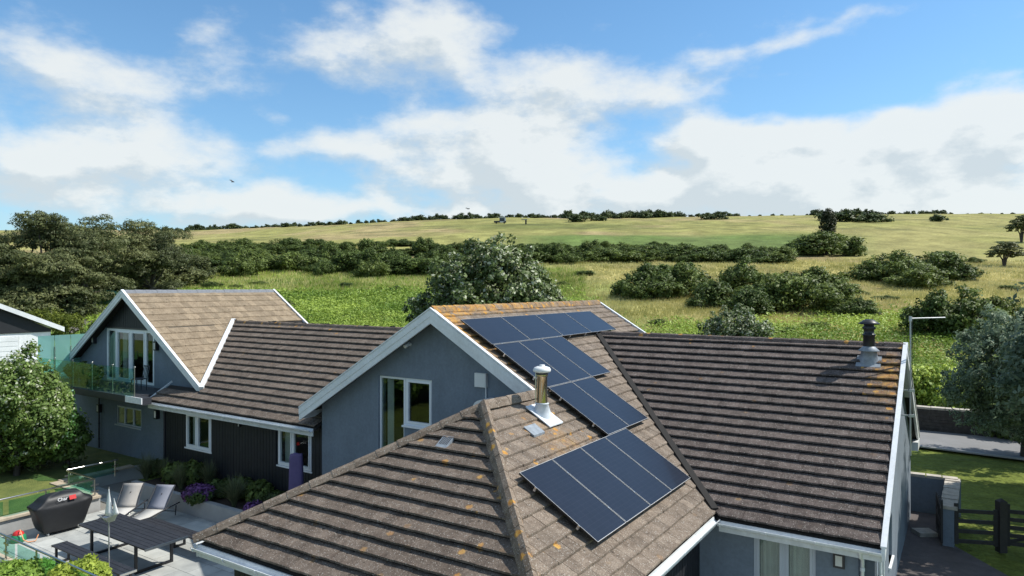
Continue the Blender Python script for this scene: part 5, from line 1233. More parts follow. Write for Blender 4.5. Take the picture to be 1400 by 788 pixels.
# ------------------------------------------------------------ foliage
def leaves(centers, normals, size, rng, aspect=.55, jitter=.7, bend=0.15):
    """diamond-shaped leaf per centre; returns verts, faces"""
    n = len(centers); N_ = normals+rng.normal(0, jitter, (n, 3)); N_ /= np.linalg.norm(N_, axis=1, keepdims=True)+1e-9
    A = np.cross(N_, rng.normal(0, 1, (n, 3))); A /= np.linalg.norm(A, axis=1, keepdims=True)+1e-9; B = np.cross(N_, A)
    s = (size*rng.uniform(.6, 1.35, n))[:, None]
    V = np.stack([centers-A*s, centers+B*s*aspect-N_*s*bend, centers+A*s, centers-B*s*aspect-N_*s*bend], 1).reshape(-1, 3)
    Fq = np.arange(4*n).reshape(n, 4); return V, Fq
def crown_mesh(name, blobs, mtl, nclump=260, per=26, leaf=.09, rc=.32, seed=0, flat=1.0, flower=0.0, inner=.25, up=.25, aspect=.55, shell=.72, sprays=0):
    """blobs: (x,y,z,rx,ry,rz). Leaves gather in clumps spread through the crown, denser towards its skin, with gaps between"""
    rng = np.random.default_rng(seed); B = np.array(blobs, float)
    if sprays:
        ex = []
        for i in range(sprays):
            q = B[rng.integers(len(B))]; dd = rng.normal(0, 1, 3); dd[2] = abs(dd[2])*.8; dd /= np.linalg.norm(dd); r = rng.uniform(.10, .26)*(q[3]+q[4]+q[5])/3
            ex.append([*(q[:3]+dd*q[3:]*rng.uniform(.92, 1.12)), r, r, r*1.1])
        B = np.concatenate([B, np.array(ex)])
    vol = B[:,3]*B[:,4]*B[:,5]; pr = vol**.67; pr /= pr.sum()
    idx = rng.choice(len(B), nclump, p=pr); d = rng.normal(0, 1, (nclump, 3)); d[:,2] = d[:,2]+up; d /= np.linalg.norm(d, axis=1, keepdims=True)
    rad = rng.uniform(shell, 1.04, nclump); k = int(nclump*inner); rad[:k] = rng.uniform(.2, shell, k)
    cc = B[idx,:3]+d*rad[:,None]*B[idx,3:]
    keep = cc[:,2] > 0.03; cc = cc[keep]; d = d[keep]; n = len(cc)
    crad = rc*rng.uniform(.55, 1.35, n)
    ld = rng.normal(0, 1, (n, per, 3)); ld[...,2] *= flat; ld[...,2] += .25; ld /= np.linalg.norm(ld, axis=2, keepdims=True)
    lr = rng.uniform(.35, 1.0, (n, per, 1))**.6
    P = cc[:,None,:]+ld*lr*crad[:,None,None]*np.array([1,1,max(.45,flat)]); NN = ld*.8+d[:,None,:]*.5; NN[...,2] += .3
    P = P.reshape(-1, 3); NN = NN.reshape(-1, 3); NN /= np.linalg.norm(NN, axis=1, keepdims=True)
    m = P[:,2] > 0.0; P = P[m]; NN = NN[m]
    V, Fq = leaves(P, NN, np.full(len(P), leaf), rng, aspect, .45)
    ct = np.repeat(rng.uniform(0, 1, n), per)[m]
    t = np.clip(.04+.56*ct+.20*rng.uniform(0, 1, len(P)), 0, .8)
    # leaves take most of their shading direction from the clump they sit in
    own = np.repeat((np.repeat(d, per, 0)[m]*.40+(ld.reshape(-1, 3)[m])*.8+np.array([0,0,.35])+rng.normal(0, .30, P.shape)), 4, 0); own /= np.linalg.norm(own, axis=1, keepdims=True)+1e-9
    if flower:
        out = (rng.uniform(0, 1, len(P)) < flower*(.3+1.5*ct)) & (NN[:,2] > -.1); t[out] = .93
    gn = np.cross(V[1::4]-V[0::4], V[3::4]-V[0::4]); fl = (gn*own[::4]).sum(1) < 0; Fq[fl] = Fq[fl][:, ::-1]
    return np_mesh(name, V, Fq, mtl, t, vn=own)
def trunk_mb(base, spans, m, parent, n=9):
    b = MB()
    for pts, r0, r1 in spans:
        k = len(pts); P = []
        for i in range(k): P.append(Vector(base)+Vector(pts[i]))
        b.tube(P, [r0+(r1-r0)*i/(k-1) for i in range(k)], n)
    return b.build('trunk', m, parent)
def plant(name, loc, me, label, cat, group=None, scale=(1,1,1), rz=0, stems=None):
    o = empty(name, loc, label, cat, group, rz); c = link_mesh('crown', me, o); o.scale = scale
    if stems:
        c2 = link_mesh('trunk', stems, o)
    return o
def stems_mesh(h, spread, n=6, r=.05, seed=1):
    b = MB(); rr = random.Random(seed)
    for k in range(n):
        t = 2*math.pi*k/n+rr.uniform(-.3,.3); s = spread*rr.uniform(.3,1); p = [Vector((0,0,-.2)), Vector((math.cos(t)*s*.3, math.sin(t)*s*.3, h*.4)), Vector((math.cos(t)*s, math.sin(t)*s, h*rr.uniform(.7,.95)))]
        b.tube(p, [r, r*.7, r*.25], 6)
    me = bpy.data.meshes.new('trunk'); me.from_pydata(b.v, [], b.f); me.materials.append(MT['bark']); return me
# gorse / blackthorn bushes: six shapes shared by all copies; one unit = 1 m, about 4 m wide and 2.4 m high
def rblobs(rr, n, R, Hh, low=.35):
    out = [(0,0,Hh*low*.8,R*.8,R*.55,Hh*.45)]
    for k in range(n+9):
        t = rr.uniform(0, 2*math.pi); q = R*rr.uniform(.1,.98); h = Hh*rr.uniform(.2,1.0)*(1-.6*(q/R)**2); r = R*rr.uniform(.10,.34)
        out.append((math.cos(t)*q, math.sin(t)*q*.75, h*.85, r, r*.9, r*rr.uniform(.5,1.0)))
    return out
BUSH = [crown_mesh('crown', rblobs(random.Random(40+i), 7, 2.0, 2.3), MT['L_gorse'], 420, 24, .075, .24, seed=60+i, shell=.70) for i in range(8)]
STEM = stems_mesh(1.6, 1.0, 7, .06, 2)
FARB = [crown_mesh('crown', rblobs(random.Random(90+i), 6, 2.0, 2.4), MT['L_far'], 110, 14, .20, .42, seed=160+i) for i in range(4)]
def bush_at(px, py, wpx, hpx, label, group=None, cat='bush', variants=None, name='gorse_bush', y0=37, seed=None):
    p = hit(px, py, y0); rr = random.Random(seed if seed is not None else int(px*7+py*13)); k = F/p.y
    W = wpx/k/3.8; Hh = hpx/k/2.3; v = variants or BUSH
    o = empty(name, (p.x, p.y+W*1.2, gz(p.x, p.y+W*1.2)-.05), label, cat, group, rz=rr.uniform(0, 6.28)); o.scale = (W, W, Hh)
    link_mesh('crown', v[rr.randrange(len(v))], o)
    if v is BUSH: link_mesh('trunk', STEM, o)
    return o
G1 = 'gorse bushes massed in the belt across the heath'; LB = 'one of the dark green gorse bushes massed in the long belt across the heath'
rr = random.Random(11)
# the belt from the pines to right of the centre tree: rows of bushes, back row higher up the slope
def belt(x0, x1, ytop0, ytop1, ybot0, ybot1, step, rows, hp, lab, grp):
    for r in range(rows):
        f = r/max(1, rows-1); x = x0+rr.uniform(0, step)
        while x < x1:
            k = (x-x0)/(x1-x0); yt = ytop0+(ytop1-ytop0)*k; yb = ybot0+(ybot1-ybot0)*k
            py = yt+(yb-yt)*f+rr.uniform(-2, 2); w = step*rr.uniform(1.3, 2.3)*(.75+.5*f); w *= 1.25; bush_at(x, py, w, hp*(.6+.45*f)*rr.choice([.6,.8,1.0,1.0,1.25,1.55]), 'gorse bush, %s row of the scrub belt, %s' % (['back', 'second', 'third', 'front'][r if rows == 4 else (0, 1, 3)[r]], lab), grp, seed=rr.randrange(10**6)); x += step*rr.uniform(.6, 1.5)
belt(150, 420, 345, 340, 376, 370, 24, 4, 22, 'between the pines and the middle', G1)
belt(400, 600, 340, 338, 372, 380, 24, 4, 23, 'just left of the big pale tree', G1)
belt(590, 915, 344, 344, 364, 358, 25, 3, 19, 'right of the big pale tree', G1)
belt(905, 1075, 345, 350, 357, 362, 24, 3, 18, 'at its right-hand end', G1)
bush_at(322,381,64,38,'rounded dark bush standing forward of the belt, above the dark middle roof', None, seed=5)
bush_at(437,379,42,26,'small dark bush just forward of the belt, left of the big centre tree', None, seed=8)
bush_at(505,382,60,34,'broad dark bush bulging forward from the belt, beside the big centre tree', None, seed=9)
for (px, py, w, h, lab) in ((885,411,80,44,'broad dark gorse clump in the pale grass, left half'),(945,409,80,42,'broad dark gorse clump in the pale grass, right half'),(900,413,70,34,'low front part of the broad gorse clump in the pale grass'),
   (1020,402,62,46,'gorse bush with a bright green top, left end of the big right-hand clump'),(1060,428,90,46,'low dark gorse in front of the bright-topped bush'),(1105,432,100,56,'middle of the big right-hand gorse clump above the roof'),(1155,430,80,44,'right end of the big right-hand gorse clump above the roof'),(1080,406,80,38,'back of the big right-hand gorse clump above the roof'),
   (1145,352,95,34,'dark gorse bush at the foot of the clipped upright bush'),(1120,350,50,24,'low left skirt of gorse under the clipped upright bush'),(1175,351,42,22,'low right skirt of gorse under the clipped upright bush'),
   (1215,388,75,36,'left end of the long gorse clump on the right-hand heath'),(1255,391,85,42,'middle of the long gorse clump on the right-hand heath'),(1300,385,80,40,'right part of the long gorse clump on the right-hand heath'),(1330,387,60,24,'low right tail of the long gorse clump on the heath'),
   (985,424,80,40,'low gorse filling the gap between the two big clumps, left side'),(1035,436,80,38,'low front gorse at the left end of the big right-hand clump'),(1130,412,90,40,'back right part of the big right-hand gorse clump'),(1180,438,56,26,'low right-hand tail of the big gorse clump above the roof'),(925,398,90,36,'back part of the broad gorse clump in the pale grass'),(1275,398,80,30,'low front part of the long gorse clump on the heath'),
   (1300,466,80,58,'dark bush behind the grey-green tree, left side'),(1350,470,110,66,'broad dark bush behind the grey-green tree, right side'),(1385,440,60,34,'top of the dark bushes behind the grey-green tree'),
   (285,396,30,10,'low brown-green bush among the bracken beyond the tan ridge'),(322,396,16,8,'tiny dark shrub among the bracken beyond the tan ridge'),(395,425,24,12,'small dark shrub in the bright bracken')):
    bush_at(px, py, w*1.22, h*1.18, lab, None)
BR = [crown_mesh('crown', rblobs(random.Random(240+i), 7, 2.0, 2.3), MT['L_bright'], 300, 20, .10, .30, seed=260+i, shell=.75) for i in range(2)]
o = bush_at(1022,388,50,26,'bright yellow-green bush rising behind the right-hand gorse clump', None, variants=BR, name='bright_bush')
G3 = 'small low shrubs dotted on the open heath'
for px, py, w, h in ((800,378,26,9),(735,374,30,10),(770,392,20,8),(1000,352,22,9),(1085,338,18,6),(1230,356,26,9),(1290,350,20,7),(1340,360,24,8),(1215,412,30,10),(1250,430,24,9),(1180,404,22,8),(830,440,26,10),(905,446,30,11),(1120,452,34,12),(1080,458,26,10),(960,398,20,8),(640,383,30,10),(590,376,30,12),(1330,404,30,9),(1390,398,26,9),(350,392,26,9),(470,394,24,8),(540,400,26,9),(1200,446,26,9)):
    bush_at(px, py, w*1.3, h, 'one of the small low shrubs dotted on the open heath beyond the roofs', G3, variants=BUSH, name='low_shrub')
PB = [crown_mesh('crown', rblobs(random.Random(340+i), 7, 2.0, 2.3), MT['L_pine'], 420, 26, .080, .26, seed=360+i, shell=.70) for i in range(3)]
for i, (px, py, w, h) in enumerate(((10,452,120,60),(70,446,110,54),(130,424,100,50),(175,408,100,46),(225,396,110,44),(40,420,120,60),(190,384,90,40),(250,384,80,34),(100,412,110,56),(0,400,120,60))):
    bush_at(px, py, w, h, 'one of the dark windswept thicket bushes filling in under the left pines', 'dark thicket bushes under the left pines', variants=PB, name='thicket_bush', y0=44)
# dark clipped upright bush and the two wind-bent pines at the right edge
me = crown_mesh('crown', [(0,0,1.6,1.25,1.25,1.7),(.05,0,2.9,1.05,1.05,1.4),(0,0,.8,1.0,1.0,1.0)], MT['L_clip'], 360, 22, .12, .26, seed=5, shell=.85)
p = hit(1134, 322, 100); k = F/p.y; o = empty('upright_bush', (p.x, p.y+1, gz(p.x,p.y+1)), 'dark upright bush like a clipped pillar on the heath against the fairway', 'bush'); o.scale = (20/k/2.4,)*2+(34/k/4.1,); link_mesh('crown', me, o); link_mesh('trunk', STEM, o)
PINE_S = [crown_mesh('crown', [(.2,0,3.2,1.6,1.5,.8),(-.9,.2,2.5,1.1,1.1,.6),(1.2,-.2,2.3,1.1,1.0,.55),(.4,.1,4.0,1.0,1.0,.55)], MT['L_pine'], 240, 26, .12, .3, seed=31+i, flat=.6) for i in range(2)]
PSTM = stems_mesh(3.6, .9, 5, .13, 7)
for (px, py, w, h, lab) in ((1400,332,40,36,'small dark pine cut by the right edge of the photo, upper one'),(1378,366,48,34,'small wind-bent pine on the heath at the right, lower one')):
    p = hit(px, py, 60); k = F/p.y; o = empty('small_pine', (p.x, p.y+1, gz(p.x, p.y+1)-.1), lab, 'pine tree'); o.scale = (w/k/4, w/k/4, h/k/4.4); link_mesh('crown', PINE_S[0], o); link_mesh('trunk', PSTM, o)
# tree line on the far crest: separate small trees and scrub
G2 = 'small trees and scrub along the far crest'; L2_ = 'one of the small dark trees in the line along the far crest'
def crest(x0, x1, py0, py1, step, h0, h1):
    x = x0; lab = 'small dark tree in the line along the far crest, '+('above the left houses' if x0 < 500 else 'behind the parked vehicle' if x0 < 760 else 'above the solar panels' if x0 < 940 else 'above the right-hand roof')
    while x < x1:
        k = (x-x0)/(x1-x0); py = py0+(py1-py0)*k
        s_ = (x-CX)/F; yd = rr.uniform(395, 430); p = Vector((s_*yd, yd, gz(s_*yd, yd))); kk = F/yd
        h = rr.uniform(h0, h1); w = h*rr.uniform(1.3, 2.4); o = empty('crest_tree', (p.x, p.y, p.z-.3), lab, 'tree', G2, rz=rr.uniform(0,6)); o.scale = (w/kk/4, w/kk/4, h/kk/2.5); link_mesh('crown', FARB[rr.randrange(4)], o)
        x += step*rr.uniform(.6, 1.3)
crest(150, 330, 0, 0, 8, 4, 10); crest(330, 560, 0, 0, 7.5, 3, 8); crest(560, 700, 0, 0, 7, 4, 11); crest(700, 760, 0, 0, 8, 3, 8)
crest(768, 935, 0, 0, 6.5, 6, 14); crest(945, 1010, 0, 0, 8, 5, 9); crest(1010, 1110, 0, 0, 18, 2, 4); crest(1112, 1200, 0, 0, 9, 7, 12); crest(1200, 1300, 0, 0, 12, 4, 8); crest(1300,1400,0,0,20,2,4)
for (px, py, w, h) in ((790,303,34,12),(815,302,26,10),(1165,303,60,18),(1195,304,40,13),(1130,302,36,14),(1282,303,26,11),(965,300,22,10),(985,300,18,8)):
    p = hit(px, py, 150); k = F/p.y; o = empty('crest_tree', (p.x, p.y, p.z-.2), 'larger dark scrub clump standing just below the far crest', 'tree', G2); o.scale = (w/k/4, w/k/4, h/k/2.4); link_mesh('crown', FARB[rr.randrange(4)], o)

# wind-shaped pines on the left
def pine(px, py, hpx, wpx, lab, seed, lean=.25, layers=9, y0=45):
    p = hit(px, py, y0, 120); k = F/p.y; Hh = hpx/k; R = wpx/k/2; r_ = random.Random(seed); blobs = []; spans = []; fork = Vector((lean*.5, 0, Hh*.20))
    spans.append(([(0,0,-.4),(lean*.15,0,Hh*.15),tuple(fork)], .32, .22))
    for i in range(layers):
        f = (i+.5)/layers; z = Hh*(.16+.76*f); t = r_.uniform(0, 6.28); q = R*r_.uniform(.15,.80)*(1-.45*f)
        c = Vector((math.cos(t)*q*1.1+lean*Hh*.35*f, math.sin(t)*q*.8, z)); rx = R*r_.uniform(.34,.56)
        blobs.append((*c, rx, rx*.9, rx*.40)); spans.append(([tuple(fork), tuple(fork*.4+c*.6-Vector((0,0,.25))), tuple(c-Vector((0,0,.1)))], .15, .04))
        for j in range(2): blobs.append((c.x+r_.uniform(-1,1)*rx*.8, c.y+r_.uniform(-1,1)*rx*.8, c.z+r_.uniform(-.2,.35)*rx, rx*.5, rx*.5, rx*.24))
    root = empty('pine_tree', (p.x, p.y, p.z), lab, 'pine tree', 'wind-shaped pines at the left')
    me = crown_mesh('crown', blobs, MT['L_pine'], int(620), 40, .13, R*.085+.18, seed=seed, flat=.55, inner=.15, up=.35, shell=.6, aspect=.35)
    link_mesh('crown', me, root); trunk_mb(p, spans, MT['bark'], root, 7)
pine(20, 432, 128, 130, 'pine at the far left edge, its crown cut by the photo', 1, .1)
pine(64, 436, 152, 130, 'tallest pine with the peaked top in the left group', 2, .15)
pine(112, 430, 132, 150, 'dark pine above the green shed, second in from the tallest', 3, .35)
pine(150, 415, 118, 130, 'pine leaning right above the gabled balcony wing', 4, .5)
pine(200, 398, 84, 120, 'low pine at the right end of the left group, merging into the belt', 5, .6)
pine(205, 412, 92, 110, 'bushy pine standing forward at the right end of the left group', 8, .3)
pine(5, 440, 110, 120, 'dense pine at the left edge behind the neighbour roof', 9, .1)
pine(40, 442, 90, 150, 'low spreading pine in front of the left group, above the white neighbour house', 6, .1)
pine(95, 441, 84, 110, 'thick-trunked low pine beside the green shed', 7, .5)
for (px, py, w, h, lab) in ((60,462,62,40,'golden-green clipped conifer behind the neighbour house, left one'),(92,462,44,34,'golden-green clipped conifer behind the neighbour house, right one'),(128,462,40,26,'low green bush beside the white gable point')):
    if 'low green' in lab: bush_at(px, py, w, h, lab, None, y0=40)
    else:
        p = hit(px, py, 40, 90); k = F/p.y; me = crown_mesh('crown', [(0,0,1.2,1.9,1.6,1.3),(.7,0,1.7,1.1,1.1,1.0),(-.8,0,1.6,1.1,1.1,1.0)], MT['L_conifer'], 330, 30, .07, .24, seed=int(px), shell=.85)
        o = empty('conifer_shrub', (p.x, p.y, p.z), lab, 'conifer'); s = w/k/4; o.scale = (s, s, h/k/2.8); link_mesh('crown', me, o); link_mesh('trunk', STEM, o)

# the big pale-tipped tree behind the solar roof
def big_tree():
    y = 44.0; x = (672-CX)/F*y; z = gz(x, y); root = empty('whitebeam_tree', (x, y, z), 'big round tree with silvery pale leaf tips, behind the solar roof', 'tree')
    k = F/y; top = (CY-322)/k+CAMZ-z; R = 113/k; B = [(0,0,top*.48,R*.80,R*.75,top*.42),(-R*.52,0,top*.36,R*.44,R*.5,top*.30),(R*.52,0,top*.36,R*.44,R*.5,top*.28),(R*.10,0,top*.76,R*.46,R*.46,top*.22),(-R*.30,0,top*.66,R*.42,R*.42,top*.20),(R*.42,0,top*.62,R*.34,R*.4,top*.18),(-R*.72,0,top*.26,R*.26,R*.3,top*.2),(R*.76,0,top*.30,R*.22,R*.3,top*.16)]
    me = crown_mesh('crown', B, MT['L_silver'], 1500, 34, .115, .36, seed=77, flower=.17, sprays=40, shell=.70, aspect=.6); link_mesh('crown', me, root)
    trunk_mb((x,y,z), [([(0,0,-.3),(.1,0,top*.2),(0,0,top*.45)], .30, .16)]+[([(0,0,top*.2),(math.cos(t)*R*.35,math.sin(t)*R*.3,top*.42),(math.cos(t)*R*.6,math.sin(t)*R*.5,top*.6)], .14, .04) for t in (0,1.2,2.4,3.6,4.9)], MT['bark'], root)
big_tree()
def shrub(name, px, wpx, ytop, y, zbase, mtl, lab, cat, leaf, nclump, per, rc, seed, flower=0, blobs=None, shell=.74, yk=.8, group=None, off=(0,0)):
    x = (px-CX)/F*y; k = F/y; z = zbase if zbase is not None else gz(x, y); top = (CY-ytop)/k+CAMZ-z; R = wpx/k/2
    root = empty(name, (x, y, z), lab, cat, group); rb = random.Random(seed)
    B = blobs(R, top) if blobs else [(0,0,top*.5,R*.78,R*yk*.8,top*.46)]+[(math.cos(t)*R*.5,math.sin(t)*R*.45*yk,top*rb.uniform(.35,.68),R*rb.uniform(.34,.5),R*.4,top*rb.uniform(.2,.32)) for t in [2*math.pi*i/7+rb.uniform(-.3,.3) for i in range(7)]]
    me = crown_mesh('crown', B, mtl, nclump, per, leaf, rc, seed=seed, flower=flower, shell=shell, sprays=22); link_mesh('crown', me, root)
    trunk_mb((x,y,z), [([(0,0,-.2),(R*.05,0,top*.3),(0,0,top*.6)], .05+top*.015, .04)]+[([(0,0,top*.1),(math.cos(t)*R*.3,math.sin(t)*R*.25,top*.4),(math.cos(t)*R*.55,math.sin(t)*R*.5,top*.62)], .05, .015) for t in (0.3,1.5,2.8,4.0,5.2)], MT['bark'], root, 6); return root
shrub('silver_shrub', 1000, 118, 414, 42, None, MT['L_silver'], 'pale silvery shrub just beyond the ridge of the right roof', 'shrub', .09, 620, 26, .26, 12, flower=.28)
shrub('flowering_shrub', 22, 165, 482, 24.5, .43, MT['L_flower'], 'big green shrub dotted with white blossom, left of the balcony', 'shrub', .062, 1700, 34, .24, 13, flower=.10)
shrub('flowering_shrub', 92, 60, 560, 25.5, .43, MT['L_flower'], 'shaded lower shrub with a few white blossoms, under the balcony', 'shrub', .07, 300, 26, .25, 14, flower=.06)
shrub('garden_hedge', 10, 150, 590, 25.5, .43, MT['L_gorse'], 'dark hedge under the white-blossomed shrub, beside the lawn', 'hedge', .07, 700, 26, .25, 15)
shrub('bright_shrub', 108, 84, 774, 15.3, .43, MT['L_yellow'], 'bright yellow-green shrub in front of the patio railing, at the bottom edge', 'shrub', .048, 900, 30, .14, 16)
shrub('bright_shrub', 22, 100, 778, 15.6, .43, MT['L_bright'], 'green leafy shrub at the bottom left corner below the railing', 'shrub', .05, 800, 30, .14, 17)
# grey-green tree at the right edge, hanging over the field wall
def willow():
    y = 29.0; x = (1400-CX)/F*y; z = 0; k = F/y; root = empty('grey_green_tree', (x, y, z), 'grey-green leaved tree hanging over the field wall at the right edge', 'tree')
    top = (CY-418)/k+CAMZ; R = 108/k; B = [(0,0,top*.60,R*.85,R*.7,top*.26),(-R*.55,0,top*.48,R*.40,R*.4,top*.16),(-R*.25,-.2,top*.34,R*.42,R*.4,top*.13),(R*.4,0,top*.45,R*.5,R*.5,top*.2),(-R*.1,0,top*.82,R*.45,R*.45,top*.14),(-R*.45,0,top*.68,R*.36,R*.4,top*.13),(R*.1,-.3,top*.22,R*.45,R*.45,top*.13),(-R*.55,-.2,top*.24,R*.28,R*.3,top*.09),(-R*.75,0,top*.40,R*.24,R*.3,top*.08)]
    me = crown_mesh('crown', B, MT['L_willow'], 1300, 30, .085, .24, seed=21, shell=.66, aspect=.35, sprays=40); link_mesh('crown', me, root)
    trunk_mb((x,y,z), [([(0,0,-.2),(.1,0,top*.25),(0,0,top*.6)], .16, .08)]+[([(0,0,top*.22),(math.cos(t)*R*.35,math.sin(t)*R*.3,top*.45),(math.cos(t)*R*.7,math.sin(t)*R*.5,top*.6)], .08, .02) for t in (.2,1.5,2.8,3.3,4.6)], MT['bark'], root)
willow()
def lawn_tree():
    for (x, y, hh, seed, lab) in ((20.4,23.4,8.0,41,'tree just outside the right edge that shades the lawn'),(15.4,14.6,7.5,42,'tree outside the right edge beside the drive'),(16.7,18.6,8.8,43,'tree outside the right edge opposite the timber gates')):
        root = empty('garden_tree', (x, y, 0), lab, 'tree'); R = 2.9
        B = [(0,0,hh*.62,R,R,hh*.26),(-R*.5,.3,hh*.5,R*.55,R*.6,hh*.17),(R*.5,-.3,hh*.52,R*.55,R*.6,hh*.18),(0,R*.5,hh*.55,R*.5,R*.5,hh*.16)]
        link_mesh('crown', crown_mesh('crown', B, MT['L_willow'], 800, 30, .10, .34, seed=seed, shell=.7), root); trunk_mb((x,y,0), [([(0,0,-.2),(.1,0,hh*.3),(0,0,hh*.7)], .17, .06)], MT['bark'], root)
lawn_tree()
for i, (u, v) in enumerate(((-14,-22),(-13,-14),(-14,-6),(-4,-30),(-1,-31.5),(2,-33),(5,-34.5),(-7,-28),(-10,-25.5))):
    p = H(u, v, -7.1); o = empty('boundary_tree', p, 'tree in the garden boundary row behind the viewpoint', 'tree', 'boundary trees behind the viewpoint', rz=i*1.3); o.scale = (2.6, 2.6, 2.9); link_mesh('crown', BR[i % 2] if i % 3 == 0 else BUSH[i % 6], o)
# hedge and bracken above the field wall
for (px, py, w, h, mm, lab) in ((1275,548,70,60,'L_brack','bright bracken mound above the field wall, nearest the gable end'),(1330,556,80,54,'L_brack','bright bracken mound above the field wall, half behind the grey-green tree'),(1395,566,70,60,'L_gorse','dark shrub above the field wall at the right edge')):
    yq = 38.5-(px-1275)*.05; x = (px-CX)/F*yq; p = Vector((x, yq, gz(x, yq)-.1)); k = F/yq; me = crown_mesh('crown', [(0,0,.9,2,1.6,1.0),(1,0,1.2,1.1,1.1,.8),(-1,.2,1.1,1.1,1.1,.8)], MT[mm], 420, 24, .10, .26, seed=int(px)); o = empty('hedge_bush', p, lab, 'bush'); o.scale = (w/k/4*1.2, w/k/4*1.2, h/k/2.2); link_mesh('crown', me, o)

# ornamental grasses and flowers in the planter
def tuft(px, py, hpx, wpx, lab, seed, mtl='L_shade', u=13.2):
    q = on_u(px, py, u); p = H(u, q.y, -6.68); k = F/p.y; Hh = hpx/k; R = wpx/k/2; rng = np.random.default_rng(seed); n = 420; t = rng.uniform(0, 6.28, n); o_ = rng.uniform(.2, 1, n)*R; hh = Hh*rng.uniform(.6, 1.05, n); V = []; Fq = []
    seg = 4; w = .010
    for i in range(n):
        c, s = math.cos(t[i]), math.sin(t[i])
        for j in range(seg+1):
            f = j/seg; r = .05+o_[i]*f**1.6; z = hh[i]*(1.25*f-.55*f*f*(o_[i]/R)); ww = w*(1-f*.85)
            V.append((c*r-s*ww, s*r+c*ww, z)); V.append((c*r+s*ww, s*r-c*ww, z))
        b0 = i*(seg+1)*2
        for j in range(seg): Fq.append((b0+2*j, b0+2*j+1, b0+2*j+3, b0+2*j+2))
    me = np_mesh('ornamental_grass', V, Fq, MT[mtl], np.repeat(rng.uniform(.1,.8,n), seg)); o = link_mesh('ornamental_grass', me, None, p); tag(o, lab, 'ornamental grass', 'ornamental grasses in the planter')
tuft(200,672,34,44,'arching grass at the left end of the planter, behind the beige lounger',1)
tuft(247,672,34,40,'arching grass in the planter behind the grey lounger',2)
tuft(320,690,40,56,'largest arching grass in the planter, right of the purple flowers',3, u=13.05)
tuft(225,664,30,36,'small arching grass in the planter between two larger ones',4, u=13.5)
tuft(285,668,40,34,'upright dark grass against the boarded wall, behind the purple flowers',5, u=13.6)
tuft(372,690,26,46,'low arching grass at the right end of the planter beside the purple upright',6)
def flowers(px, py, wpx, hpx, u, lab, seed, mtl, cat='flowers', name='flowering_plant', fl=.0, leaf=.05):
    q = on_u(px, py, u); p = H(u, q.y, -6.66); k = F/p.y; R = wpx/k/2; Hh = hpx/k
    me = crown_mesh(name, [(0,0,Hh*.45,R,R*.8,Hh*.5)], MT[mtl], 110, 22, leaf, .10, seed=seed, shell=.8); o = link_mesh(name, me, None, p); tag(o, lab, cat)
flowers(272,684,40,22,12.75,'mound of purple flowers spilling over the planter wall',1,'L_purple')
flowers(274,694,34,16,12.7,'green foliage hanging under the purple flowers',2,'L_gorse','plant','leafy_plant')
flowers(350,702,30,14,12.95,'small dark purple plant at the right end of the planter',3,'L_purple')
for i, (px, u) in enumerate(((215,13.6),(240,13.5),(262,13.6),(300,13.4),(330,13.6),(355,13.5),(380,13.6))): flowers(px, 668, 34, 22+6*(i%3), u, ['dark leafy plant against the boards at the left end of the planter','dark leafy plant behind the second grass','dark leafy plant behind the purple flowers','dark leafy plant under the first window','dark leafy plant in the middle of the planter back row','dark leafy plant left of the second window','dark leafy plant under the second window'][i], 20+i, 'L_gorse', 'plant', 'leafy_plant', leaf=.07)
# potted plants and a chair on the balcony
def bplant(v, Hh, R, lab, seed):
    u = 13.6; p = H(u, v, -3.83); root = empty('potted_plant', p, lab, 'potted plant', 'plants on the balcony'); b = MB(); b.lathe(p, [(0,0),(.13,0),(.17,.26),(.15,.26),(.14,.22),(0,.22)], 14); b.build('pot', MT['blackm'], root)
    link_mesh('foliage', crown_mesh('foliage', [(0,0,.3+Hh*.45,R,R,Hh*.5)], MT['L_silver'], 60, 24, .07, .14, seed=seed, flower=.05), root)
bplant(-29.7,.42,.22,'leafy potted plant on the balcony, leftmost by the frosted screen',1); bplant(-28.85,.5,.26,'largest leafy potted plant on the balcony, in front of the glass doors',2); bplant(-28.0,.4,.22,'leafy potted plant on the balcony, rightmost of the three',3)
ch = empty('balcony_chair', H(13.9,-25.45,-3.83), 'dark metal garden chair on the balcony at the right of the glass doors', 'chair')
cu, cv, cz = 13.9, -25.45, -3.83
b = MB(); b.box((cu-.2,cv-.2,cz+.42),(cu+.2,cv+.2,cz+.45), H); b.build('seat', MT['blackm'], ch)
b = MB()
for k in range(5): b.beam(H(cu+.22,cv-.18+k*.09,cz+.45), H(cu+.30,cv-.18+k*.09,cz+.88), .02, .02)
b.beam(H(cu+.30,cv-.2,cz+.88), H(cu+.30,cv+.2,cz+.88), .03, .03); b.build('backrest', MT['blackm'], ch)
for du in (-.18,.18):
    for dv in (-.18,.18): b = MB(); b.beam(H(cu+du,cv+dv,cz), H(cu+du,cv+dv,cz+.42), .025, .025); b.build('leg', MT['blackm'], ch)

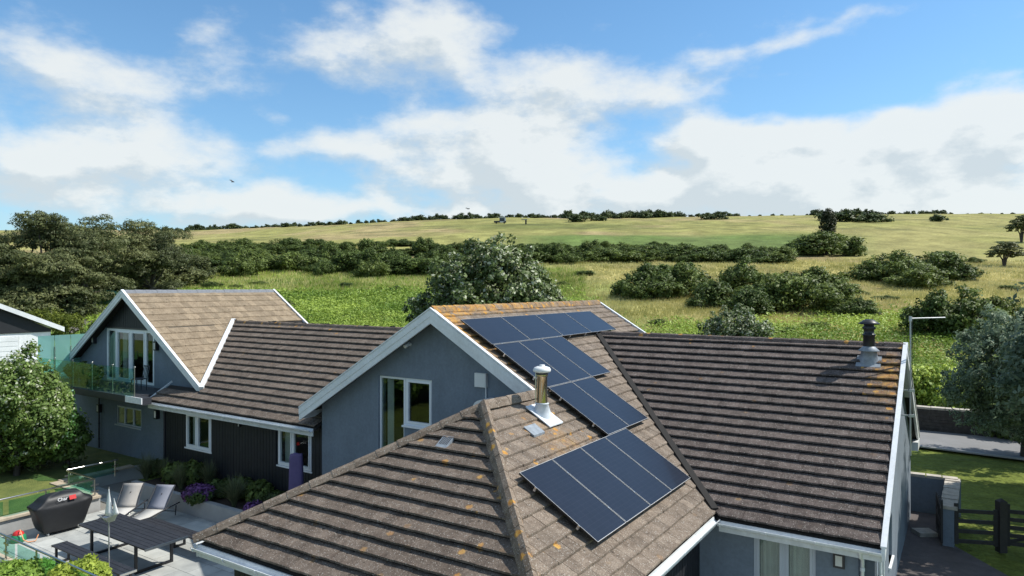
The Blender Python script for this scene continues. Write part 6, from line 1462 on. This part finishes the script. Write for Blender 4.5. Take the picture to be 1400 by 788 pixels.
# ------------------------------------------------------------ ground cover: bracken, rough grass, lawns
def scatter(name, n, region, mtl, size, nx=4, hgt=.35, aspect=.4, seed=0, kind='bracken', lab=None, wfn=None):
    rng = np.random.default_rng(seed); (px0, px1, y0, y1) = region
    # density falls with distance so each clump stays about the same size in view
    y = y0*np.power(y1/y0, rng.uniform(0, 1, n*3)); s = (rng.uniform(px0, px1, n*3)-CX)/F; x = s*y
    if wfn is not None: m = rng.uniform(0, 1, n*3) < wfn(x, y); x = x[m][:n]; y = y[m][:n]
    else: x = x[:n]; y = y[:n]
    z = ground(x, y); m = len(x); P = np.stack([x, y, z], 1)
    P = np.repeat(P, nx, 0); k = len(P); sc = np.clip(P[:,1]/55, .7, 3.0)
    if kind == 'bracken':
        P = P+rng.normal(0, 1, (k,3))*np.array([.35,.35,0])*sc[:,None]; P[:,2] = ground(P[:,0], P[:,1])+rng.uniform(.05, hgt, k)*np.clip(sc,.7,1.4)
        NN = rng.normal(0, .45, (k,3)); NN[:,2] = 1; NN /= np.linalg.norm(NN, axis=1, keepdims=True); V, Fq = leaves(P, NN, size*sc, rng, aspect, .35, .3)
    else:
        P = P+rng.normal(0, 1, (k,3))*np.array([.12,.12,0])*sc[:,None]; P[:,2] = ground(P[:,0], P[:,1])-.02; h = hgt*rng.uniform(.5, 1.3, k)*np.clip(sc,.7,1.5); a = rng.uniform(0, 3.14, k); w = size*sc
        dx = np.stack([np.cos(a)*w, np.sin(a)*w, np.zeros(k)], 1); tip = P+np.stack([rng.normal(.05,.16,k)*h/.35*.5, rng.normal(0,.16,k)*h/.35*.5, h], 1)
        V = np.stack([P-dx, P+dx, tip+dx*.15, tip-dx*.15], 1).reshape(-1,3); Fq = np.arange(4*k).reshape(k,4)
    t = np.clip(.8*(np.repeat(fbm(x/2.2, y/2.2, 2, seed)*.9+fbm(x/9, y/9, 3, seed+3)*1.2-.75, nx)+rng.uniform(-.15,.3,k)), 0, .8)
    o = link_mesh(name, np_mesh(name, V, Fq, mtl, t)); o['kind'] = 'stuff'; o['label'] = lab; return o
def w_br(x, y):
    s = x/y; n1 = fbm(x/16, y/16, 4, 1); left = 1-sm(s+.28*(n1-.5), -.06, .10); near = 1-sm(y+16*(fbm(x/9,y/9,3,4)-.5), 84, 98)
    right = sm(s, .02, .12)*(1-sm(y+34*(fbm(x/9,y/9,3,4)-.5), 52, 68)); return np.clip(left*near+right*.8, 0, 1)
scatter('bracken', 46000, (120, 1420, 37.5, 105), MT['L_brack'], .13, 5, .55, .42, 3, 'bracken', 'bright green bracken and low growth covering the near field', w_br)
def w_gr(x, y): return np.clip(1-w_br(x, y)*.85, .05, 1)*sm(y, 37, 39)
scatter('rough_grass', 62000, (150, 1420, 38, 150), MT['L_grass'], .020, 4, .30, .3, 5, 'grass', 'rough straw-coloured and green grass on the heath', w_gr)
scatter('rough_grass', 10000, (120, 800, 80, 130), MT['L_brack'], .025, 4, .35, .3, 8, 'grass', 'green rough grass between the bushes', None)
def w_lawn(x, y): return np.where((x < -16.2) & (y < 34), 1.0, 0.0)*np.where(((x*AU.x+y*AU.y) < 16.5) & ((x*AV.x+y*AV.y) < -23.4), 1, 0)
# far things: vehicle and sign on the crest, gulls
def vehicle():
    p = hit(685, 306, 200); c = Vector((p.x, p.y, p.z)); r = empty('utility_vehicle', c, 'small dark and white off-road vehicle parked on the far crest', 'vehicle'); s = 1.25
    b = MB(); b.box((c.x-2.6*s,c.y-.9,c.z+.5),(c.x+1.9*s,c.y+.9,c.z+1.2)); b.build('body', MT['blackm'], r)
    b = MB(); b.prism([c+Vector(q) for q in ((-.6*s,-.85,1.2),(1.7*s,-.85,1.2),(1.4*s,-.85,2.6),(-.5*s,-.85,2.6))], Vector((0,1.7,0))); b.build('cab', MT['carglass'], r)
    b = MB(); b.box((c.x-.8*s,c.y-.9,c.z+2.6),(c.x+1.6*s,c.y+.9,c.z+2.8)); b.box((c.x+1.35*s,c.y-.9,c.z+.9),(c.x+1.75*s,c.y-.86,c.z+2.6)); b.build('roof', MT['carpaint'], r)
    b = MB(); b.box((c.x-.4*s,c.y-.95,c.z+.5),(c.x+1.5*s,c.y-.9,c.z+.95)); b.build('side_panel', MT['carpaint'], r)
    for x in (-1.7, 1.2):
        b = MB(); b.tube([c+Vector((x*s,-.95,.45)), c+Vector((x*s,-.7,.45))], .45, 14); b.build('wheel', MT['rubber'], r)
vehicle()
p = hit(719, 307, 200); r = empty('tee_marker', p, 'dark post with a flat pale top standing alone on the far fairway', 'marker post'); b = MB(); b.box((p.x-.35,p.y-.3,p.z),(p.x+.35,p.y+.3,p.z+2.0)); b.build('post', MT['black'], r); b = MB(); b.box((p.x-2.0,p.y-.6,p.z+2.0),(p.x+.6,p.y+.6,p.z+2.25)); b.build('board', MT['leadg'], r)
def gull(px, py, y, span, lab, roll=.4):
    c = Vector(((px-CX)/F*y, y, (CY-py)/F*y+CAMZ)); r = empty('bird', c, lab, 'bird', 'birds in flight'); b = MB(); b.tube([c+Vector((-.18,0,0)), c+Vector((-.08,0,.02)), c+Vector((.08,0,.02)), c+Vector((.24,0,-.01))], [.02,.06,.06,.01], 8); b.build('body', MT['blackm'], r)
    for s_ in (-1, 1):
        b = MB(); h = span/2; a = roll*s_; pts = [Vector((.08,0,.02)), Vector((-.10,0,.02)), Vector((-.12,s_*h*.5*math.cos(a),.02+h*.25+h*.5*math.sin(a))), Vector((-.16,s_*h*math.cos(a),h*.12+h*math.sin(a))), Vector((.02,s_*h*.5*math.cos(a),.02+h*.28+h*.5*math.sin(a)))]
        Rz = Matrix.Rotation(.9, 3, 'Z'); b.prism([c+Rz@q for q in pts], Vector((0,0,.012))); b.build('wing', MT['blackm'], r)
gull(318, 249, 80, 1.0, 'bird gliding low above the left part of the heath'); gull(640, 286, 110, 1.0, 'small bird in flight just above the middle of the horizon', .2)
for o in bpy.data.objects:      # tidy: data of parts without their own category
    pass
bpy.context.view_layer.update()
